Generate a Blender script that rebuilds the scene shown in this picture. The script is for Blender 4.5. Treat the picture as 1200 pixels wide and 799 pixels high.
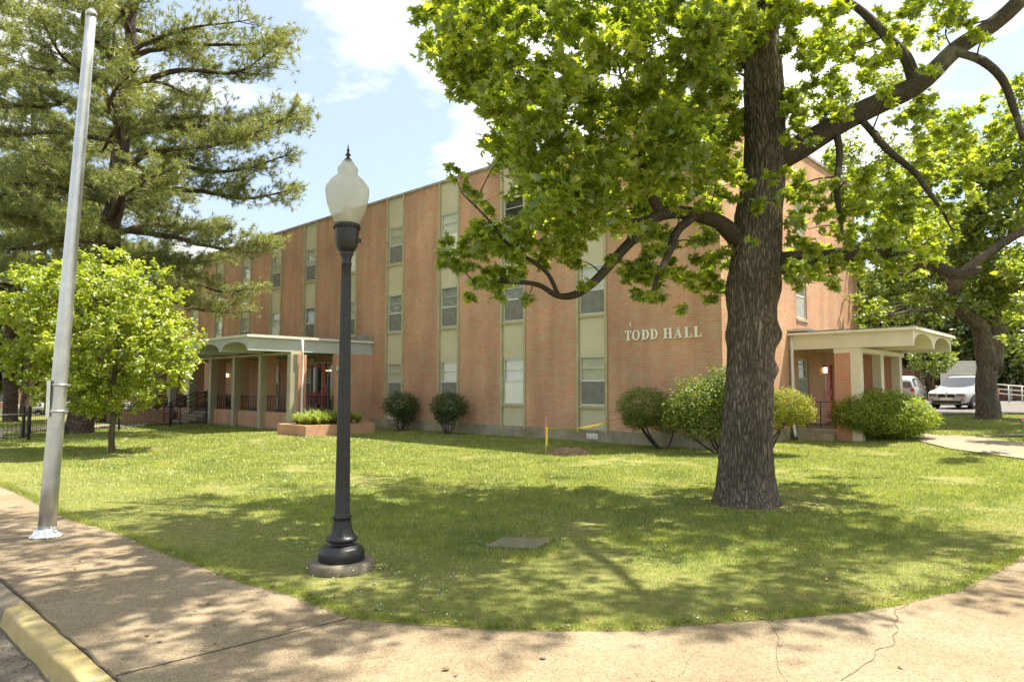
import bpy, math, random
import numpy as np
from mathutils import Vector, Matrix, noise

for o in list(bpy.data.objects):
    bpy.data.objects.remove(o)
scene = bpy.context.scene
COL = scene.collection

# ------------------------------------------------------------------ camera, sky, sun, exposure
CAM_H = 1.7
PITCH = math.radians(3.83)
cam_data = bpy.data.cameras.new('camera')
cam_data.sensor_width = 36.0
cam_data.lens = 24.0
cam_data.clip_start = 0.05
cam_data.clip_end = 3000
cam = bpy.data.objects.new('camera', cam_data)
COL.objects.link(cam)
cam.location = (0, 0, CAM_H)
cam.rotation_euler = (math.radians(90) + PITCH, 0, 0)
scene.camera = cam

SUN_EL = math.radians(64.5)
SUN_AZ = math.atan2(0.945, 0.325)          # from +Y towards +X
world = bpy.data.worlds.new('World')
scene.world = world
world.use_nodes = True
wn = world.node_tree.nodes
wl = world.node_tree.links
wn.clear()
w_out = wn.new('ShaderNodeOutputWorld')
w_bg = wn.new('ShaderNodeBackground')
w_bg.inputs['Strength'].default_value = 0.15
w_sky = wn.new('ShaderNodeTexSky')
w_sky.sky_type = 'NISHITA'
w_sky.sun_disc = False
w_sky.sun_elevation = SUN_EL
w_sky.sun_rotation = SUN_AZ
w_sky.air_density = 1.0
w_sky.dust_density = 2.0
w_sky.ozone_density = 1.0
w_tc = wn.new('ShaderNodeTexCoord')
w_map = wn.new('ShaderNodeMapping')
w_map.inputs['Scale'].default_value = (1.0, 1.0, 2.2)
w_map.inputs['Location'].default_value = (3.1, 1.1, 0.0)
w_map.inputs['Rotation'].default_value = (0, 0, 1.0)
w_n1 = wn.new('ShaderNodeTexNoise')
w_n1.inputs['Scale'].default_value = 2.6
w_n1.inputs['Detail'].default_value = 9
w_n1.inputs['Roughness'].default_value = 0.55
w_ramp = wn.new('ShaderNodeValToRGB')
w_ramp.color_ramp.elements[0].position = 0.46
w_ramp.color_ramp.elements[1].position = 0.60
w_mix = wn.new('ShaderNodeMix')
w_mix.data_type = 'RGBA'
w_mix.inputs[7].default_value = (4.3, 4.25, 4.1, 1)     # white cumulus
w_pale = wn.new('ShaderNodeMix')                          # thin white veil in the blue
w_pale.data_type = 'RGBA'
w_pale.inputs[0].default_value = 0.7
w_pale.inputs[7].default_value = (1.6, 1.85, 2.1, 1)
wl.new(w_tc.outputs['Generated'], w_map.inputs['Vector'])
wl.new(w_map.outputs['Vector'], w_n1.inputs['Vector'])
wl.new(w_n1.outputs['Fac'], w_ramp.inputs['Fac'])
wl.new(w_sky.outputs['Color'], w_pale.inputs[6])
wl.new(w_pale.outputs[2], w_mix.inputs[6])
wl.new(w_ramp.outputs['Color'], w_mix.inputs[0])
wl.new(w_mix.outputs[2], w_bg.inputs['Color'])
wl.new(w_bg.outputs['Background'], w_out.inputs['Surface'])

sun_data = bpy.data.lights.new('sun', 'SUN')
sun_data.energy = 5.0
sun_data.angle = math.radians(0.6)
sun_data.color = (1.0, 0.93, 0.80)
sun = bpy.data.objects.new('sun', sun_data)
COL.objects.link(sun)
sun_dir = Vector((math.sin(SUN_AZ) * math.cos(SUN_EL), math.cos(SUN_AZ) * math.cos(SUN_EL), math.sin(SUN_EL)))
sun.rotation_euler = sun_dir.to_track_quat('Z', 'Y').to_euler()
sun.location = sun_dir * 60

vs = scene.view_settings
vs.view_transform = 'Standard'
vs.look = 'None'
vs.exposure = 1.5
vs.gamma = 1.0
vs.use_curve_mapping = False
scene.cycles.max_bounces = 8
scene.cycles.transparent_max_bounces = 12
scene.cycles.transmission_bounces = 4
scene.cycles.caustics_reflective = False
scene.cycles.caustics_refractive = False

random.seed(7)
RNG = np.random.default_rng(7)

# ------------------------------------------------------------------ measuring helpers
FPX = 800.0


def at(px, py, Y):
    """world point on the ray of photograph pixel (px, py), Y metres ahead"""
    u = (px - 600) / FPX
    v = -(py - 399.5) / FPX
    dx, dy, dz = u, math.cos(PITCH) - v * math.sin(PITCH), math.sin(PITCH) + v * math.cos(PITCH)
    t = Y / dy
    return Vector((dx * t, Y, CAM_H + dz * t))


def sm(t):
    t = min(1.0, max(0.0, t))
    return t * t * (3 - 2 * t)


def gz(x, y):
    """height of the ground"""
    h = 0.6 * sm((x - 6) / 12) * sm((y - 10) / 20)
    h -= 1.9 * sm((-x - 12) / 30) * sm((y - 32) / 60)
    return h


def gnd(px, py, z=0.0):
    u = (px - 600) / FPX
    v = -(py - 399.5) / FPX
    dx, dy, dz = u, math.cos(PITCH) - v * math.sin(PITCH), math.sin(PITCH) + v * math.cos(PITCH)
    t = (z - CAM_H) / dz
    return Vector((dx * t, dy * t, z))


# ------------------------------------------------------------------ object helpers
def link(o, parent=None):
    COL.objects.link(o)
    if parent is not None:
        o.parent = parent
    return o


def tag(o, label=None, cat=None, group=None, kind=None):
    if label: o['label'] = label
    if cat: o['category'] = cat
    if group: o['group'] = group
    if kind: o['kind'] = kind
    return o


def thing(name, label, cat, loc=(0, 0, 0), rz=0.0, group=None):
    o = bpy.data.objects.new(name, None)
    o.empty_display_size = 0.3
    link(o)
    o.location = loc
    o.rotation_euler = (0, 0, rz)
    return tag(o, label, cat, group)


def copy_tree(o, parent=None):
    c = o.copy()
    COL.objects.link(c)
    c.parent = parent
    for ch in list(o.children):
        copy_tree(ch, c)
    return c


class MB:
    """collects shapes and links them as one mesh object"""
    def __init__(self):
        self.v, self.f, self.s = [], [], []

    def add(self, verts, faces, smooth=False):
        b = len(self.v)
        self.v += [tuple(p) for p in verts]
        self.f += [tuple(i + b for i in q) for q in faces]
        self.s += [smooth] * len(faces)
        return self

    def box(self, x0, x1, y0, y1, z0, z1):
        v = [(x, y, z) for z in (z0, z1) for y in (y0, y1) for x in (x0, x1)]
        return self.add(v, [(0, 2, 3, 1), (4, 5, 7, 6), (0, 1, 5, 4), (2, 6, 7, 3), (0, 4, 6, 2), (1, 3, 7, 5)])

    def prism(self, poly, axis, a, b):
        """extrude a 2-D outline along an axis: 'x' poly=(y,z), 'y' poly=(x,z), 'z' poly=(x,y)"""
        def P(p, t):
            if axis == 'x': return (t, p[0], p[1])
            if axis == 'y': return (p[0], t, p[1])
            return (p[0], p[1], t)
        n = len(poly)
        v = [P(p, a) for p in poly] + [P(p, b) for p in poly]
        fs = [tuple(range(n)), tuple(range(2 * n - 1, n - 1, -1))]
        fs += [(i, (i + 1) % n, n + (i + 1) % n, n + i) for i in range(n)]
        return self.add(v, fs)

    def lathe(self, prof, seg=32, c=(0, 0, 0), flute=None):
        v, fs = [], []
        for (r, z) in prof:
            for k in range(seg):
                a = 2 * math.pi * k / seg
                rr = r
                if flute and flute[0] <= z <= flute[1]:
                    rr = r * (1 - flute[3] * (0.5 + 0.5 * math.cos(a * flute[2])))
                v.append((c[0] + rr * math.cos(a), c[1] + rr * math.sin(a), c[2] + z))
        m = len(prof)
        for i in range(m - 1):
            for k in range(seg):
                k2 = (k + 1) % seg
                fs.append((i * seg + k, i * seg + k2, (i + 1) * seg + k2, (i + 1) * seg + k))
        self.add(v, fs, True)
        self.add([v[k] for k in range(seg)], [tuple(range(seg - 1, -1, -1))])
        self.add([v[(m - 1) * seg + k] for k in range(seg)], [tuple(range(seg))])
        return self

    def tube(self, pts, radii, sides=8, smooth=True):
        pts = [Vector(p) for p in pts]
        n = len(pts)
        if not hasattr(radii, '__len__'): radii = [radii] * n
        v, fs = [], []
        t0 = (pts[1] - pts[0]).normalized()
        ref = Vector((0, 0, 1)) if abs(t0.z) < 0.9 else Vector((1, 0, 0))
        u = t0.cross(ref).normalized()
        for i in range(n):
            t = (pts[min(i + 1, n - 1)] - pts[max(i - 1, 0)]).normalized()
            u = (u - t * u.dot(t)).normalized()
            w = t.cross(u)
            for k in range(sides):
                a = 2 * math.pi * k / sides
                v.append(pts[i] + (u * math.cos(a) + w * math.sin(a)) * radii[i])
        for i in range(n - 1):
            for k in range(sides):
                k2 = (k + 1) % sides
                fs.append((i * sides + k, i * sides + k2, (i + 1) * sides + k2, (i + 1) * sides + k))
        fs.append(tuple(range(sides - 1, -1, -1)))
        fs.append(tuple((n - 1) * sides + k for k in range(sides)))
        return self.add(v, fs, smooth)

    def disc(self, c, r, axis, seg=20, th=0.01):
        poly = [(r * math.cos(2 * math.pi * k / seg), r * math.sin(2 * math.pi * k / seg)) for k in range(seg)]
        i = 'xyz'.index(axis)
        o = [q for j, q in enumerate(c) if j != i]
        return self.prism([(p[0] + o[0], p[1] + o[1]) for p in poly], axis, c[i] - th / 2, c[i] + th / 2)

    def build(self, name, mat, parent=None, uv=True, bevel=0.0):
        me = bpy.data.meshes.new(name)
        me.from_pydata(self.v, [], self.f)
        me.polygons.foreach_set('use_smooth', self.s)
        me.materials.append(mat)
        if uv: box_uv(me)
        me.update()
        o = bpy.data.objects.new(name, me)
        link(o, parent)
        if bevel:
            m = o.modifiers.new('edge', 'BEVEL')
            m.width = bevel
            m.segments = 2
            m.limit_method = 'ANGLE'
        return o


def box_uv(me):
    """UVs in metres: every face is laid out along its dominant axis"""
    uvl = me.uv_layers.new(name='UVMap')
    nl = len(me.loops)
    co = np.empty(len(me.vertices) * 3, np.float32)
    me.vertices.foreach_get('co', co)
    co = co.reshape(-1, 3)
    vi = np.empty(nl, np.int32)
    me.loops.foreach_get('vertex_index', vi)
    tot = np.empty(len(me.polygons), np.int32)
    me.polygons.foreach_get('loop_total', tot)
    nor = np.empty(len(me.polygons) * 3, np.float32)
    me.polygons.foreach_get('normal', nor)
    ax = np.repeat(np.abs(nor.reshape(-1, 3)).argmax(1), tot)
    p = co[vi]
    u = np.where(ax == 0, p[:, 1], p[:, 0])
    w = np.where(ax == 2, p[:, 1], p[:, 2])
    uvl.data.foreach_set('uv', np.stack([u, w], 1).astype(np.float32).ravel())


def np_mesh(name, verts, tris, mat, parent=None, smooth=False):
    me = bpy.data.meshes.new(name)
    nv, nt, k = len(verts), len(tris), tris.shape[1]
    me.vertices.add(nv)
    me.vertices.foreach_set('co', np.ascontiguousarray(verts, np.float32).ravel())
    me.loops.add(nt * k)
    me.loops.foreach_set('vertex_index', np.ascontiguousarray(tris, np.int32).ravel())
    me.polygons.add(nt)
    me.polygons.foreach_set('loop_start', np.arange(0, nt * k, k, dtype=np.int32))
    me.polygons.foreach_set('loop_total', np.full(nt, k, np.int32))
    me.polygons.foreach_set('use_smooth', np.full(nt, smooth))
    me.materials.append(mat)
    me.update(calc_edges=True)
    o = bpy.data.objects.new(name, me)
    return link(o, parent)


# ------------------------------------------------------------------ materials
def new_mat(name):
    m = bpy.data.materials.new(name)
    m.use_nodes = True
    nt = m.node_tree
    return m, nt, nt.nodes['Principled BSDF'], nt.nodes['Material Output']


def ramp(nt, fac, stops):
    r = nt.nodes.new('ShaderNodeValToRGB')
    el = r.color_ramp.elements
    while len(el) < len(stops): el.new(0.5)
    for e, (p, c) in zip(el, stops):
        e.position = p
        e.color = (c[0], c[1], c[2], 1)
    nt.links.new(fac, r.inputs['Fac'])
    return r.outputs['Color']


def tex_noise(nt, scale, detail=5, coord='Object', rough=0.55, stretch=None, dist=0.0):
    tc = nt.nodes.new('ShaderNodeTexCoord')
    n = nt.nodes.new('ShaderNodeTexNoise')
    n.inputs['Scale'].default_value = scale
    n.inputs['Detail'].default_value = detail
    n.inputs['Roughness'].default_value = rough
    n.inputs['Distortion'].default_value = dist
    src = tc.outputs[coord]
    if stretch:
        mp = nt.nodes.new('ShaderNodeMapping')
        mp.inputs['Scale'].default_value = stretch
        nt.links.new(src, mp.inputs['Vector'])
        src = mp.outputs['Vector']
    nt.links.new(src, n.inputs['Vector'])
    return n.outputs['Fac']


def mix(nt, fac, a, b, mode='MIX'):
    m = nt.nodes.new('ShaderNodeMix')
    m.data_type = 'RGBA'
    m.blend_type = mode
    for i, x in ((0, fac), (6, a), (7, b)):
        if hasattr(x, 'is_linked') or hasattr(x, 'links'): nt.links.new(x, m.inputs[i])
        elif i == 0: m.inputs[0].default_value = x
        else: m.inputs[i].default_value = (x[0], x[1], x[2], 1)
    return m.outputs[2]


def bump(nt, bsdf, height, strength=0.3, dist=0.01):
    b = nt.nodes.new('ShaderNodeBump')
    b.inputs['Strength'].default_value = strength
    b.inputs['Distance'].default_value = dist
    nt.links.new(height, b.inputs['Height'])
    nt.links.new(b.outputs['Normal'], bsdf.inputs['Normal'])


def plain(name, col, rough=0.6, metal=0.0, var=0.12, nscale=3.0, bstr=0.0, bscale=60, spec=0.5):
    m, nt, b, out = new_mat(name)
    n = tex_noise(nt, nscale, 6)
    lo = [c * (1 - var * 1.6) for c in col]
    hi = [min(1, c * (1 + var)) for c in col]
    nt.links.new(ramp(nt, n, [(0.3, lo), (0.7, hi)]), b.inputs['Base Color'])
    b.inputs['Roughness'].default_value = rough
    b.inputs['Metallic'].default_value = metal
    b.inputs['Specular IOR Level'].default_value = spec
    if bstr: bump(nt, b, tex_noise(nt, bscale, 4), bstr)
    return m


def brick_mat(name, c1, c2, mortar, scale=1.0, dirt=True):
    m, nt, b, out = new_mat(name)
    tc = nt.nodes.new('ShaderNodeTexCoord')
    br = nt.nodes.new('ShaderNodeTexBrick')
    br.inputs['Scale'].default_value = scale
    br.inputs['Brick Width'].default_value = 0.215
    br.inputs['Row Height'].default_value = 0.075
    br.inputs['Mortar Size'].default_value = 0.006
    br.inputs['Mortar Smooth'].default_value = 0.2
    br.inputs['Bias'].default_value = -0.1
    br.inputs['Color1'].default_value = (*c1, 1)
    br.inputs['Color2'].default_value = (*c2, 1)
    br.inputs['Mortar'].default_value = (*mortar, 1)
    nt.links.new(tc.outputs['UV'], br.inputs['Vector'])
    big = ramp(nt, tex_noise(nt, 0.45, 6), [(0.3, (0.80, 0.80, 0.80)), (0.7, (1.08, 1.05, 1.0))])
    col = mix(nt, 1.0, br.outputs['Color'], big, 'MULTIPLY')
    if dirt:   # rain streaks: stretched noise
        st = ramp(nt, tex_noise(nt, 1.6, 5, stretch=(1, 1, 0.12)), [(0.33, (0.74, 0.72, 0.70)), (0.6, (1.04, 1.03, 1.02))])
        col = mix(nt, 0.7, col, st, 'MULTIPLY')
    fine = ramp(nt, tex_noise(nt, 45, 3), [(0.3, (0.86, 0.86, 0.86)), (0.7, (1.1, 1.1, 1.1))])
    col = mix(nt, 0.8, col, fine, 'MULTIPLY')
    nt.links.new(col, b.inputs['Base Color'])
    b.inputs['Roughness'].default_value = 0.85
    b.inputs['Specular IOR Level'].default_value = 0.25
    inv = nt.nodes.new('ShaderNodeMath')
    inv.operation = 'SUBTRACT'
    inv.inputs[0].default_value = 1.0
    nt.links.new(br.outputs['Fac'], inv.inputs[1])
    bump(nt, b, inv.outputs[0], 0.5, 0.008)
    return m


def leaf_mat(name, dark, mid, light, trans=0.45, tcol=None, gloss=0.08, rough=0.4, mott=None):
    """leaf: each leaf island takes its own hue; light also comes through the blade"""
    m, nt, b, out = new_mat(name)
    nt.nodes.remove(b)
    geo = nt.nodes.new('ShaderNodeNewGeometry')
    col = ramp(nt, geo.outputs['Random Per Island'], [(0.0, dark), (0.5, mid), (1.0, light)])
    big = ramp(nt, tex_noise(nt, 0.7, 3), [(0.35, (0.82, 0.86, 0.85)), (0.65, (1.12, 1.08, 0.95))])
    col = mix(nt, 1.0, col, big, 'MULTIPLY')
    if mott:
        for sc_, lo_, hi_ in mott:
            col = mix(nt, 1.0, col, ramp(nt, tex_noise(nt, sc_, 4, rough=0.6), [(0.32, lo_), (0.68, hi_)]), 'MULTIPLY')
    d = nt.nodes.new('ShaderNodeBsdfDiffuse')
    t = nt.nodes.new('ShaderNodeBsdfTranslucent')
    g = nt.nodes.new('ShaderNodeBsdfGlossy')
    g.inputs['Roughness'].default_value = rough
    g.inputs['Color'].default_value = (0.8, 0.85, 0.8, 1)
    nt.links.new(col, d.inputs['Color'])
    tc = mix(nt, 1.0, col, tcol or (1.9, 1.75, 0.75), 'MULTIPLY')
    nt.links.new(tc, t.inputs['Color'])
    m1 = nt.nodes.new('ShaderNodeMixShader')
    m1.inputs[0].default_value = trans
    nt.links.new(d.outputs[0], m1.inputs[1])
    nt.links.new(t.outputs[0], m1.inputs[2])
    m2 = nt.nodes.new('ShaderNodeMixShader')
    m2.inputs[0].default_value = gloss
    nt.links.new(m1.outputs[0], m2.inputs[1])
    nt.links.new(g.outputs[0], m2.inputs[2])
    nt.links.new(m2.outputs[0], out.inputs['Surface'])
    return m


def bark_mat(name, dark, light, scale=9.0, stretch=(1, 1, 0.22), bstr=0.9, lichen=None, warp=0.16):
    m, nt, b, out = new_mat(name)
    tc = nt.nodes.new('ShaderNodeTexCoord')
    mp = nt.nodes.new('ShaderNodeMapping')
    mp.inputs['Scale'].default_value = stretch
    nt.links.new(tc.outputs['Object'], mp.inputs['Vector'])
    vo = nt.nodes.new('ShaderNodeTexVoronoi')
    vo.feature = 'DISTANCE_TO_EDGE'
    vo.inputs['Scale'].default_value = scale
    nz = nt.nodes.new('ShaderNodeTexNoise')
    nz.inputs['Scale'].default_value = 4
    nz.inputs['Detail'].default_value = 5
    nt.links.new(mp.outputs['Vector'], nz.inputs['Vector'])
    add = nt.nodes.new('ShaderNodeVectorMath')
    add.operation = 'MULTIPLY_ADD'
    add.inputs[1].default_value = (warp, warp, warp)
    nt.links.new(nz.outputs['Color'], add.inputs[0])
    nt.links.new(mp.outputs['Vector'], add.inputs[2])
    nt.links.new(add.outputs[0], vo.inputs['Vector'])
    col = ramp(nt, vo.outputs['Distance'], [(0.0, dark), (0.14, [a * .6 + c * .4 for a, c in zip(dark, light)]), (0.34, light)])
    fine = ramp(nt, tex_noise(nt, 30, 5), [(0.3, (0.75, 0.75, 0.75)), (0.7, (1.15, 1.15, 1.15))])
    col = mix(nt, 1.0, col, fine, 'MULTIPLY')
    tone = ramp(nt, tex_noise(nt, 1.3, 4), [(0.32, (0.62, 0.62, 0.60)), (0.66, (1.2, 1.18, 1.14))])
    col = mix(nt, 0.85, col, tone, 'MULTIPLY')
    if lichen:
        f = ramp(nt, tex_noise(nt, 2.2, 6), [(0.56, (0, 0, 0)), (0.66, (0.7, 0.7, 0.7))])
        col = mix(nt, f, col, lichen)
    nt.links.new(col, b.inputs['Base Color'])
    b.inputs['Roughness'].default_value = 0.9
    b.inputs['Specular IOR Level'].default_value = 0.2
    bump(nt, b, vo.outputs['Distance'], bstr, 0.06)
    return m


def concrete_mat(name, col, agg=0.25, stain=(0.7, 0.66, 0.6), nscale=0.8, aggscale=120):
    m, nt, b, out = new_mat(name)
    big = ramp(nt, tex_noise(nt, nscale, 7, rough=0.65), [(0.3, [c * s for c, s in zip(col, stain)]), (0.62, col)])
    vo = nt.nodes.new('ShaderNodeTexVoronoi')
    vo.inputs['Scale'].default_value = aggscale
    tc = nt.nodes.new('ShaderNodeTexCoord')
    nt.links.new(tc.outputs['Object'], vo.inputs['Vector'])
    sep = nt.nodes.new('ShaderNodeSeparateColor')
    nt.links.new(vo.outputs['Color'], sep.inputs[0])
    sp = ramp(nt, sep.outputs[0], [(0.0, (1 - agg * 1.6,) * 3), (0.25, (1 - agg * 0.3,) * 3), (1.0, (1 + agg * 0.5,) * 3)])
    c = mix(nt, 1.0, big, sp, 'MULTIPLY')
    fine = ramp(nt, tex_noise(nt, 14, 6, rough=0.7), [(0.3, (0.84, 0.83, 0.81)), (0.65, (1.05, 1.05, 1.05))])
    c = mix(nt, 0.9, c, fine, 'MULTIPLY')
    nt.links.new(c, b.inputs['Base Color'])
    b.inputs['Roughness'].default_value = 0.9
    b.inputs['Specular IOR Level'].default_value = 0.2
    bump(nt, b, vo.outputs['Distance'], 0.35, 0.004)
    return m


def glass_mat(name, tint=(0.75, 0.8, 0.8), through=0.75):
    m, nt, b, out = new_mat(name)
    nt.nodes.remove(b)
    tr = nt.nodes.new('ShaderNodeBsdfTransparent')
    tr.inputs['Color'].default_value = (*[c * through for c in tint], 1)
    gl = nt.nodes.new('ShaderNodeBsdfGlossy')
    gl.inputs['Roughness'].default_value = 0.03
    lw = nt.nodes.new('ShaderNodeLayerWeight')
    lw.inputs['Blend'].default_value = 0.5
    pw = nt.nodes.new('ShaderNodeMath')
    pw.operation = 'POWER'
    pw.inputs[1].default_value = 4.0
    nt.links.new(lw.outputs['Facing'], pw.inputs[0])
    fr = nt.nodes.new('ShaderNodeMath')
    fr.operation = 'MULTIPLY_ADD'
    fr.inputs[1].default_value = 0.8
    fr.inputs[2].default_value = 0.11
    nt.links.new(pw.outputs[0], fr.inputs[0])
    mx = nt.nodes.new('ShaderNodeMixShader')
    nt.links.new(fr.outputs[0], mx.inputs[0])
    nt.links.new(tr.outputs[0], mx.inputs[1])
    nt.links.new(gl.outputs[0], mx.inputs[2])
    nt.links.new(mx.outputs[0], out.inputs['Surface'])
    return m


M = {}
M['brick'] = brick_mat('brick', (0.57, 0.275, 0.172), (0.52, 0.365, 0.235), (0.57, 0.47, 0.345))
M['brick_red'] = brick_mat('brick_red', (0.54, 0.24, 0.155), (0.48, 0.30, 0.20), (0.54, 0.43, 0.33), dirt=False)
M['foundation'] = concrete_mat('foundation', (0.36, 0.32, 0.23), 0.1, (0.6, 0.56, 0.5), 1.5, 60)
M['panel'] = plain('panel', (0.55, 0.50, 0.345), 0.75, var=0.06, nscale=1.2, bstr=0.1, bscale=90)
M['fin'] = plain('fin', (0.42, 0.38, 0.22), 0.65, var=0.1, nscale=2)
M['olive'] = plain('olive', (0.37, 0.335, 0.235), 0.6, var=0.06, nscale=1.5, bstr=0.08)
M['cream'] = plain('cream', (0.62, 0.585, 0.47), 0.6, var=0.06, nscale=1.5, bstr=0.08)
M['bluegrey'] = plain('bluegrey', (0.44, 0.48, 0.46), 0.6, var=0.06, nscale=1.5)
M['coping'] = plain('coping', (0.30, 0.28, 0.24), 0.5, var=0.2)
M['roof'] = plain('roof', (0.16, 0.14, 0.12), 0.9, var=0.3, nscale=6, bstr=0.4, bscale=30)
M['alu'] = plain('alu', (0.62, 0.62, 0.57), 0.45, 0.3, var=0.08)
M['glass'] = glass_mat('glass', (0.96, 0.98, 0.97), 0.97)
M['blind'] = plain('blind', (0.62, 0.60, 0.47), 0.8, var=0.05, nscale=2)
M['blind_white'] = plain('blind_white', (0.78, 0.78, 0.70), 0.8, var=0.05, nscale=2)
M['screen'] = plain('screen', (0.20, 0.195, 0.165), 0.8, var=0.12, nscale=4)
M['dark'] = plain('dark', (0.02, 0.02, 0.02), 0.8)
M['white_paint'] = plain('white_paint', (0.68, 0.67, 0.60), 0.5, var=0.06)
M['letter'] = plain('letter', (0.78, 0.76, 0.66), 0.5, var=0.04)
M['iron'] = plain('iron', (0.018, 0.018, 0.02), 0.45, 0.2, var=0.2)
M['red_paint'] = plain('red_paint', (0.22, 0.035, 0.03), 0.45, var=0.08)
M['door_red'] = plain('door_red', (0.50, 0.12, 0.10), 0.5, var=0.08)
M['lamp_iron'] = plain('lamp_iron', (0.017, 0.0175, 0.019), 0.42, 0.1, var=0.2, nscale=8, bstr=0.12, bscale=40)
M['galv'] = plain('galv', (0.55, 0.56, 0.56), 0.36, 0.85, var=0.1, nscale=6)
M['foil'] = plain('foil', (0.75, 0.75, 0.76), 0.3, 0.9, var=0.12, nscale=20, bstr=0.8, bscale=25)
M['sidewalk'] = concrete_mat('sidewalk', (0.275, 0.218, 0.145), 0.3, (0.66, 0.62, 0.56), 0.6, 110)
M['walk'] = concrete_mat('walk', (0.27, 0.225, 0.16), 0.15, (0.8, 0.78, 0.74), 0.8, 70)
M['lamp_base'] = concrete_mat('lamp_base', (0.23, 0.20, 0.15), 0.25, (0.5, 0.47, 0.42), 3, 110)
M['asphalt'] = concrete_mat('asphalt', (0.17, 0.145, 0.115), 0.45, (0.6, 0.6, 0.6), 0.7, 75)
M['lot'] = concrete_mat('lot', (0.16, 0.15, 0.14), 0.3, (0.75, 0.75, 0.75), 0.5, 50)
M['joint'] = plain('joint', (0.11, 0.085, 0.06), 0.95, var=0.3, nscale=20)
M['bark'] = bark_mat('bark', (0.065, 0.053, 0.042), (0.29, 0.245, 0.19), 31, (1, 1, 0.14), 0.9, warp=0.26)
M['limb_bark'] = bark_mat('limb_bark', (0.055, 0.045, 0.035), (0.125, 0.105, 0.08), 34, (1, 1, 1), 0.5, (0.22, 0.21, 0.175), 0.35)
M['pine_bark'] = bark_mat('pine_bark', (0.05, 0.038, 0.03), (0.18, 0.13, 0.10), 13, (1, 1, 0.3), 0.7, warp=0.3)
M['thin_bark'] = bark_mat('thin_bark', (0.09, 0.07, 0.045), (0.20, 0.16, 0.105), 30, (1, 1, 0.4), 0.4)
M['sweetgum_leaf'] = leaf_mat('sweetgum_leaf', (0.125, 0.19, 0.026), (0.21, 0.28, 0.038), (0.33, 0.385, 0.06), 0.6, (2.3, 2.1, 0.9))
M['maple_leaf'] = leaf_mat('maple_leaf', (0.19, 0.26, 0.025), (0.27, 0.34, 0.04), (0.36, 0.41, 0.06), 0.45)
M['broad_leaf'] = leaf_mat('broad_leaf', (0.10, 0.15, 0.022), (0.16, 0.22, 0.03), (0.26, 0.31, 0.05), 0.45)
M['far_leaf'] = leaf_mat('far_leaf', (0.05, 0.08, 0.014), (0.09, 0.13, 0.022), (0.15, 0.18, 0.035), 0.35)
M['needle'] = leaf_mat('needle', (0.105, 0.145, 0.04), (0.20, 0.24, 0.075), (0.34, 0.355, 0.13), 0.5, (1.4, 1.3, 0.8), 0.06)
M['shrub_dark'] = leaf_mat('shrub_dark', (0.035, 0.06, 0.014), (0.058, 0.095, 0.02), (0.10, 0.135, 0.03), 0.3, None, 0.03)
M['shrub_mid'] = leaf_mat('shrub_mid', (0.07, 0.115, 0.02), (0.135, 0.19, 0.033), (0.24, 0.29, 0.06), 0.35, None, 0.03)
M['shrub_yellow'] = leaf_mat('shrub_yellow', (0.10, 0.14, 0.02), (0.20, 0.225, 0.035), (0.33, 0.31, 0.055), 0.35, None, 0.02)
M['shrub_bright'] = leaf_mat('shrub_bright', (0.12, 0.19, 0.025), (0.205, 0.275, 0.038), (0.33, 0.385, 0.065), 0.38, None, 0.03)
M['lily'] = leaf_mat('lily', (0.14, 0.20, 0.045), (0.22, 0.29, 0.07), (0.32, 0.37, 0.11), 0.4, None, 0.03)
M['grass'] = leaf_mat('grass', (0.18, 0.26, 0.05), (0.295, 0.36, 0.085), (0.42, 0.44, 0.15), 0.45, (1.2, 1.2, 0.7), 0.04,
                     mott=((1.1, (0.66, 0.74, 0.7), (1.2, 1.12, 1.05)), (5.5, (0.74, 0.78, 0.74), (1.16, 1.13, 1.06))))


def ground_mat():
    m, nt, b, out = new_mat('lawn_soil')
    n1 = tex_noise(nt, 0.55, 7, rough=0.65)
    n2 = tex_noise(nt, 9, 5, rough=0.7)
    g = ramp(nt, n2, [(0.3, (0.12, 0.13, 0.035)), (0.55, (0.20, 0.20, 0.065)), (0.75, (0.28, 0.24, 0.10))])
    soil = ramp(nt, n2, [(0.3, (0.17, 0.105, 0.06)), (0.7, (0.30, 0.20, 0.12))])
    f = ramp(nt, n1, [(0.60, (0, 0, 0)), (0.70, (0.75, 0.75, 0.75))])
    nt.links.new(mix(nt, f, g, soil), b.inputs['Base Color'])
    b.inputs['Roughness'].default_value = 0.95
    b.inputs['Specular IOR Level'].default_value = 0.1
    bump(nt, b, tex_noise(nt, 40, 4), 0.8, 0.03)
    return m


M['soil'] = ground_mat()
M['mound'] = plain('mound', (0.24, 0.15, 0.09), 0.95, var=0.35, nscale=9, bstr=0.9, bscale=20)


def kerb_mat():
    m, nt, b, out = new_mat('kerb_yellow')
    n = tex_noise(nt, 13, 8, rough=0.72)
    con = ramp(nt, tex_noise(nt, 50, 4), [(0.3, (0.20, 0.17, 0.13)), (0.7, (0.34, 0.29, 0.22))])
    yel = ramp(nt, tex_noise(nt, 3, 6), [(0.3, (0.36, 0.27, 0.09)), (0.7, (0.45, 0.36, 0.155))])
    f = ramp(nt, n, [(0.40, (0, 0, 0)), (0.44, (1, 1, 1))])
    nt.links.new(mix(nt, f, con, yel), b.inputs['Base Color'])
    b.inputs['Roughness'].default_value = 0.75
    bump(nt, b, n, 0.4, 0.01)
    return m


M['kerb_yellow'] = kerb_mat()


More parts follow.
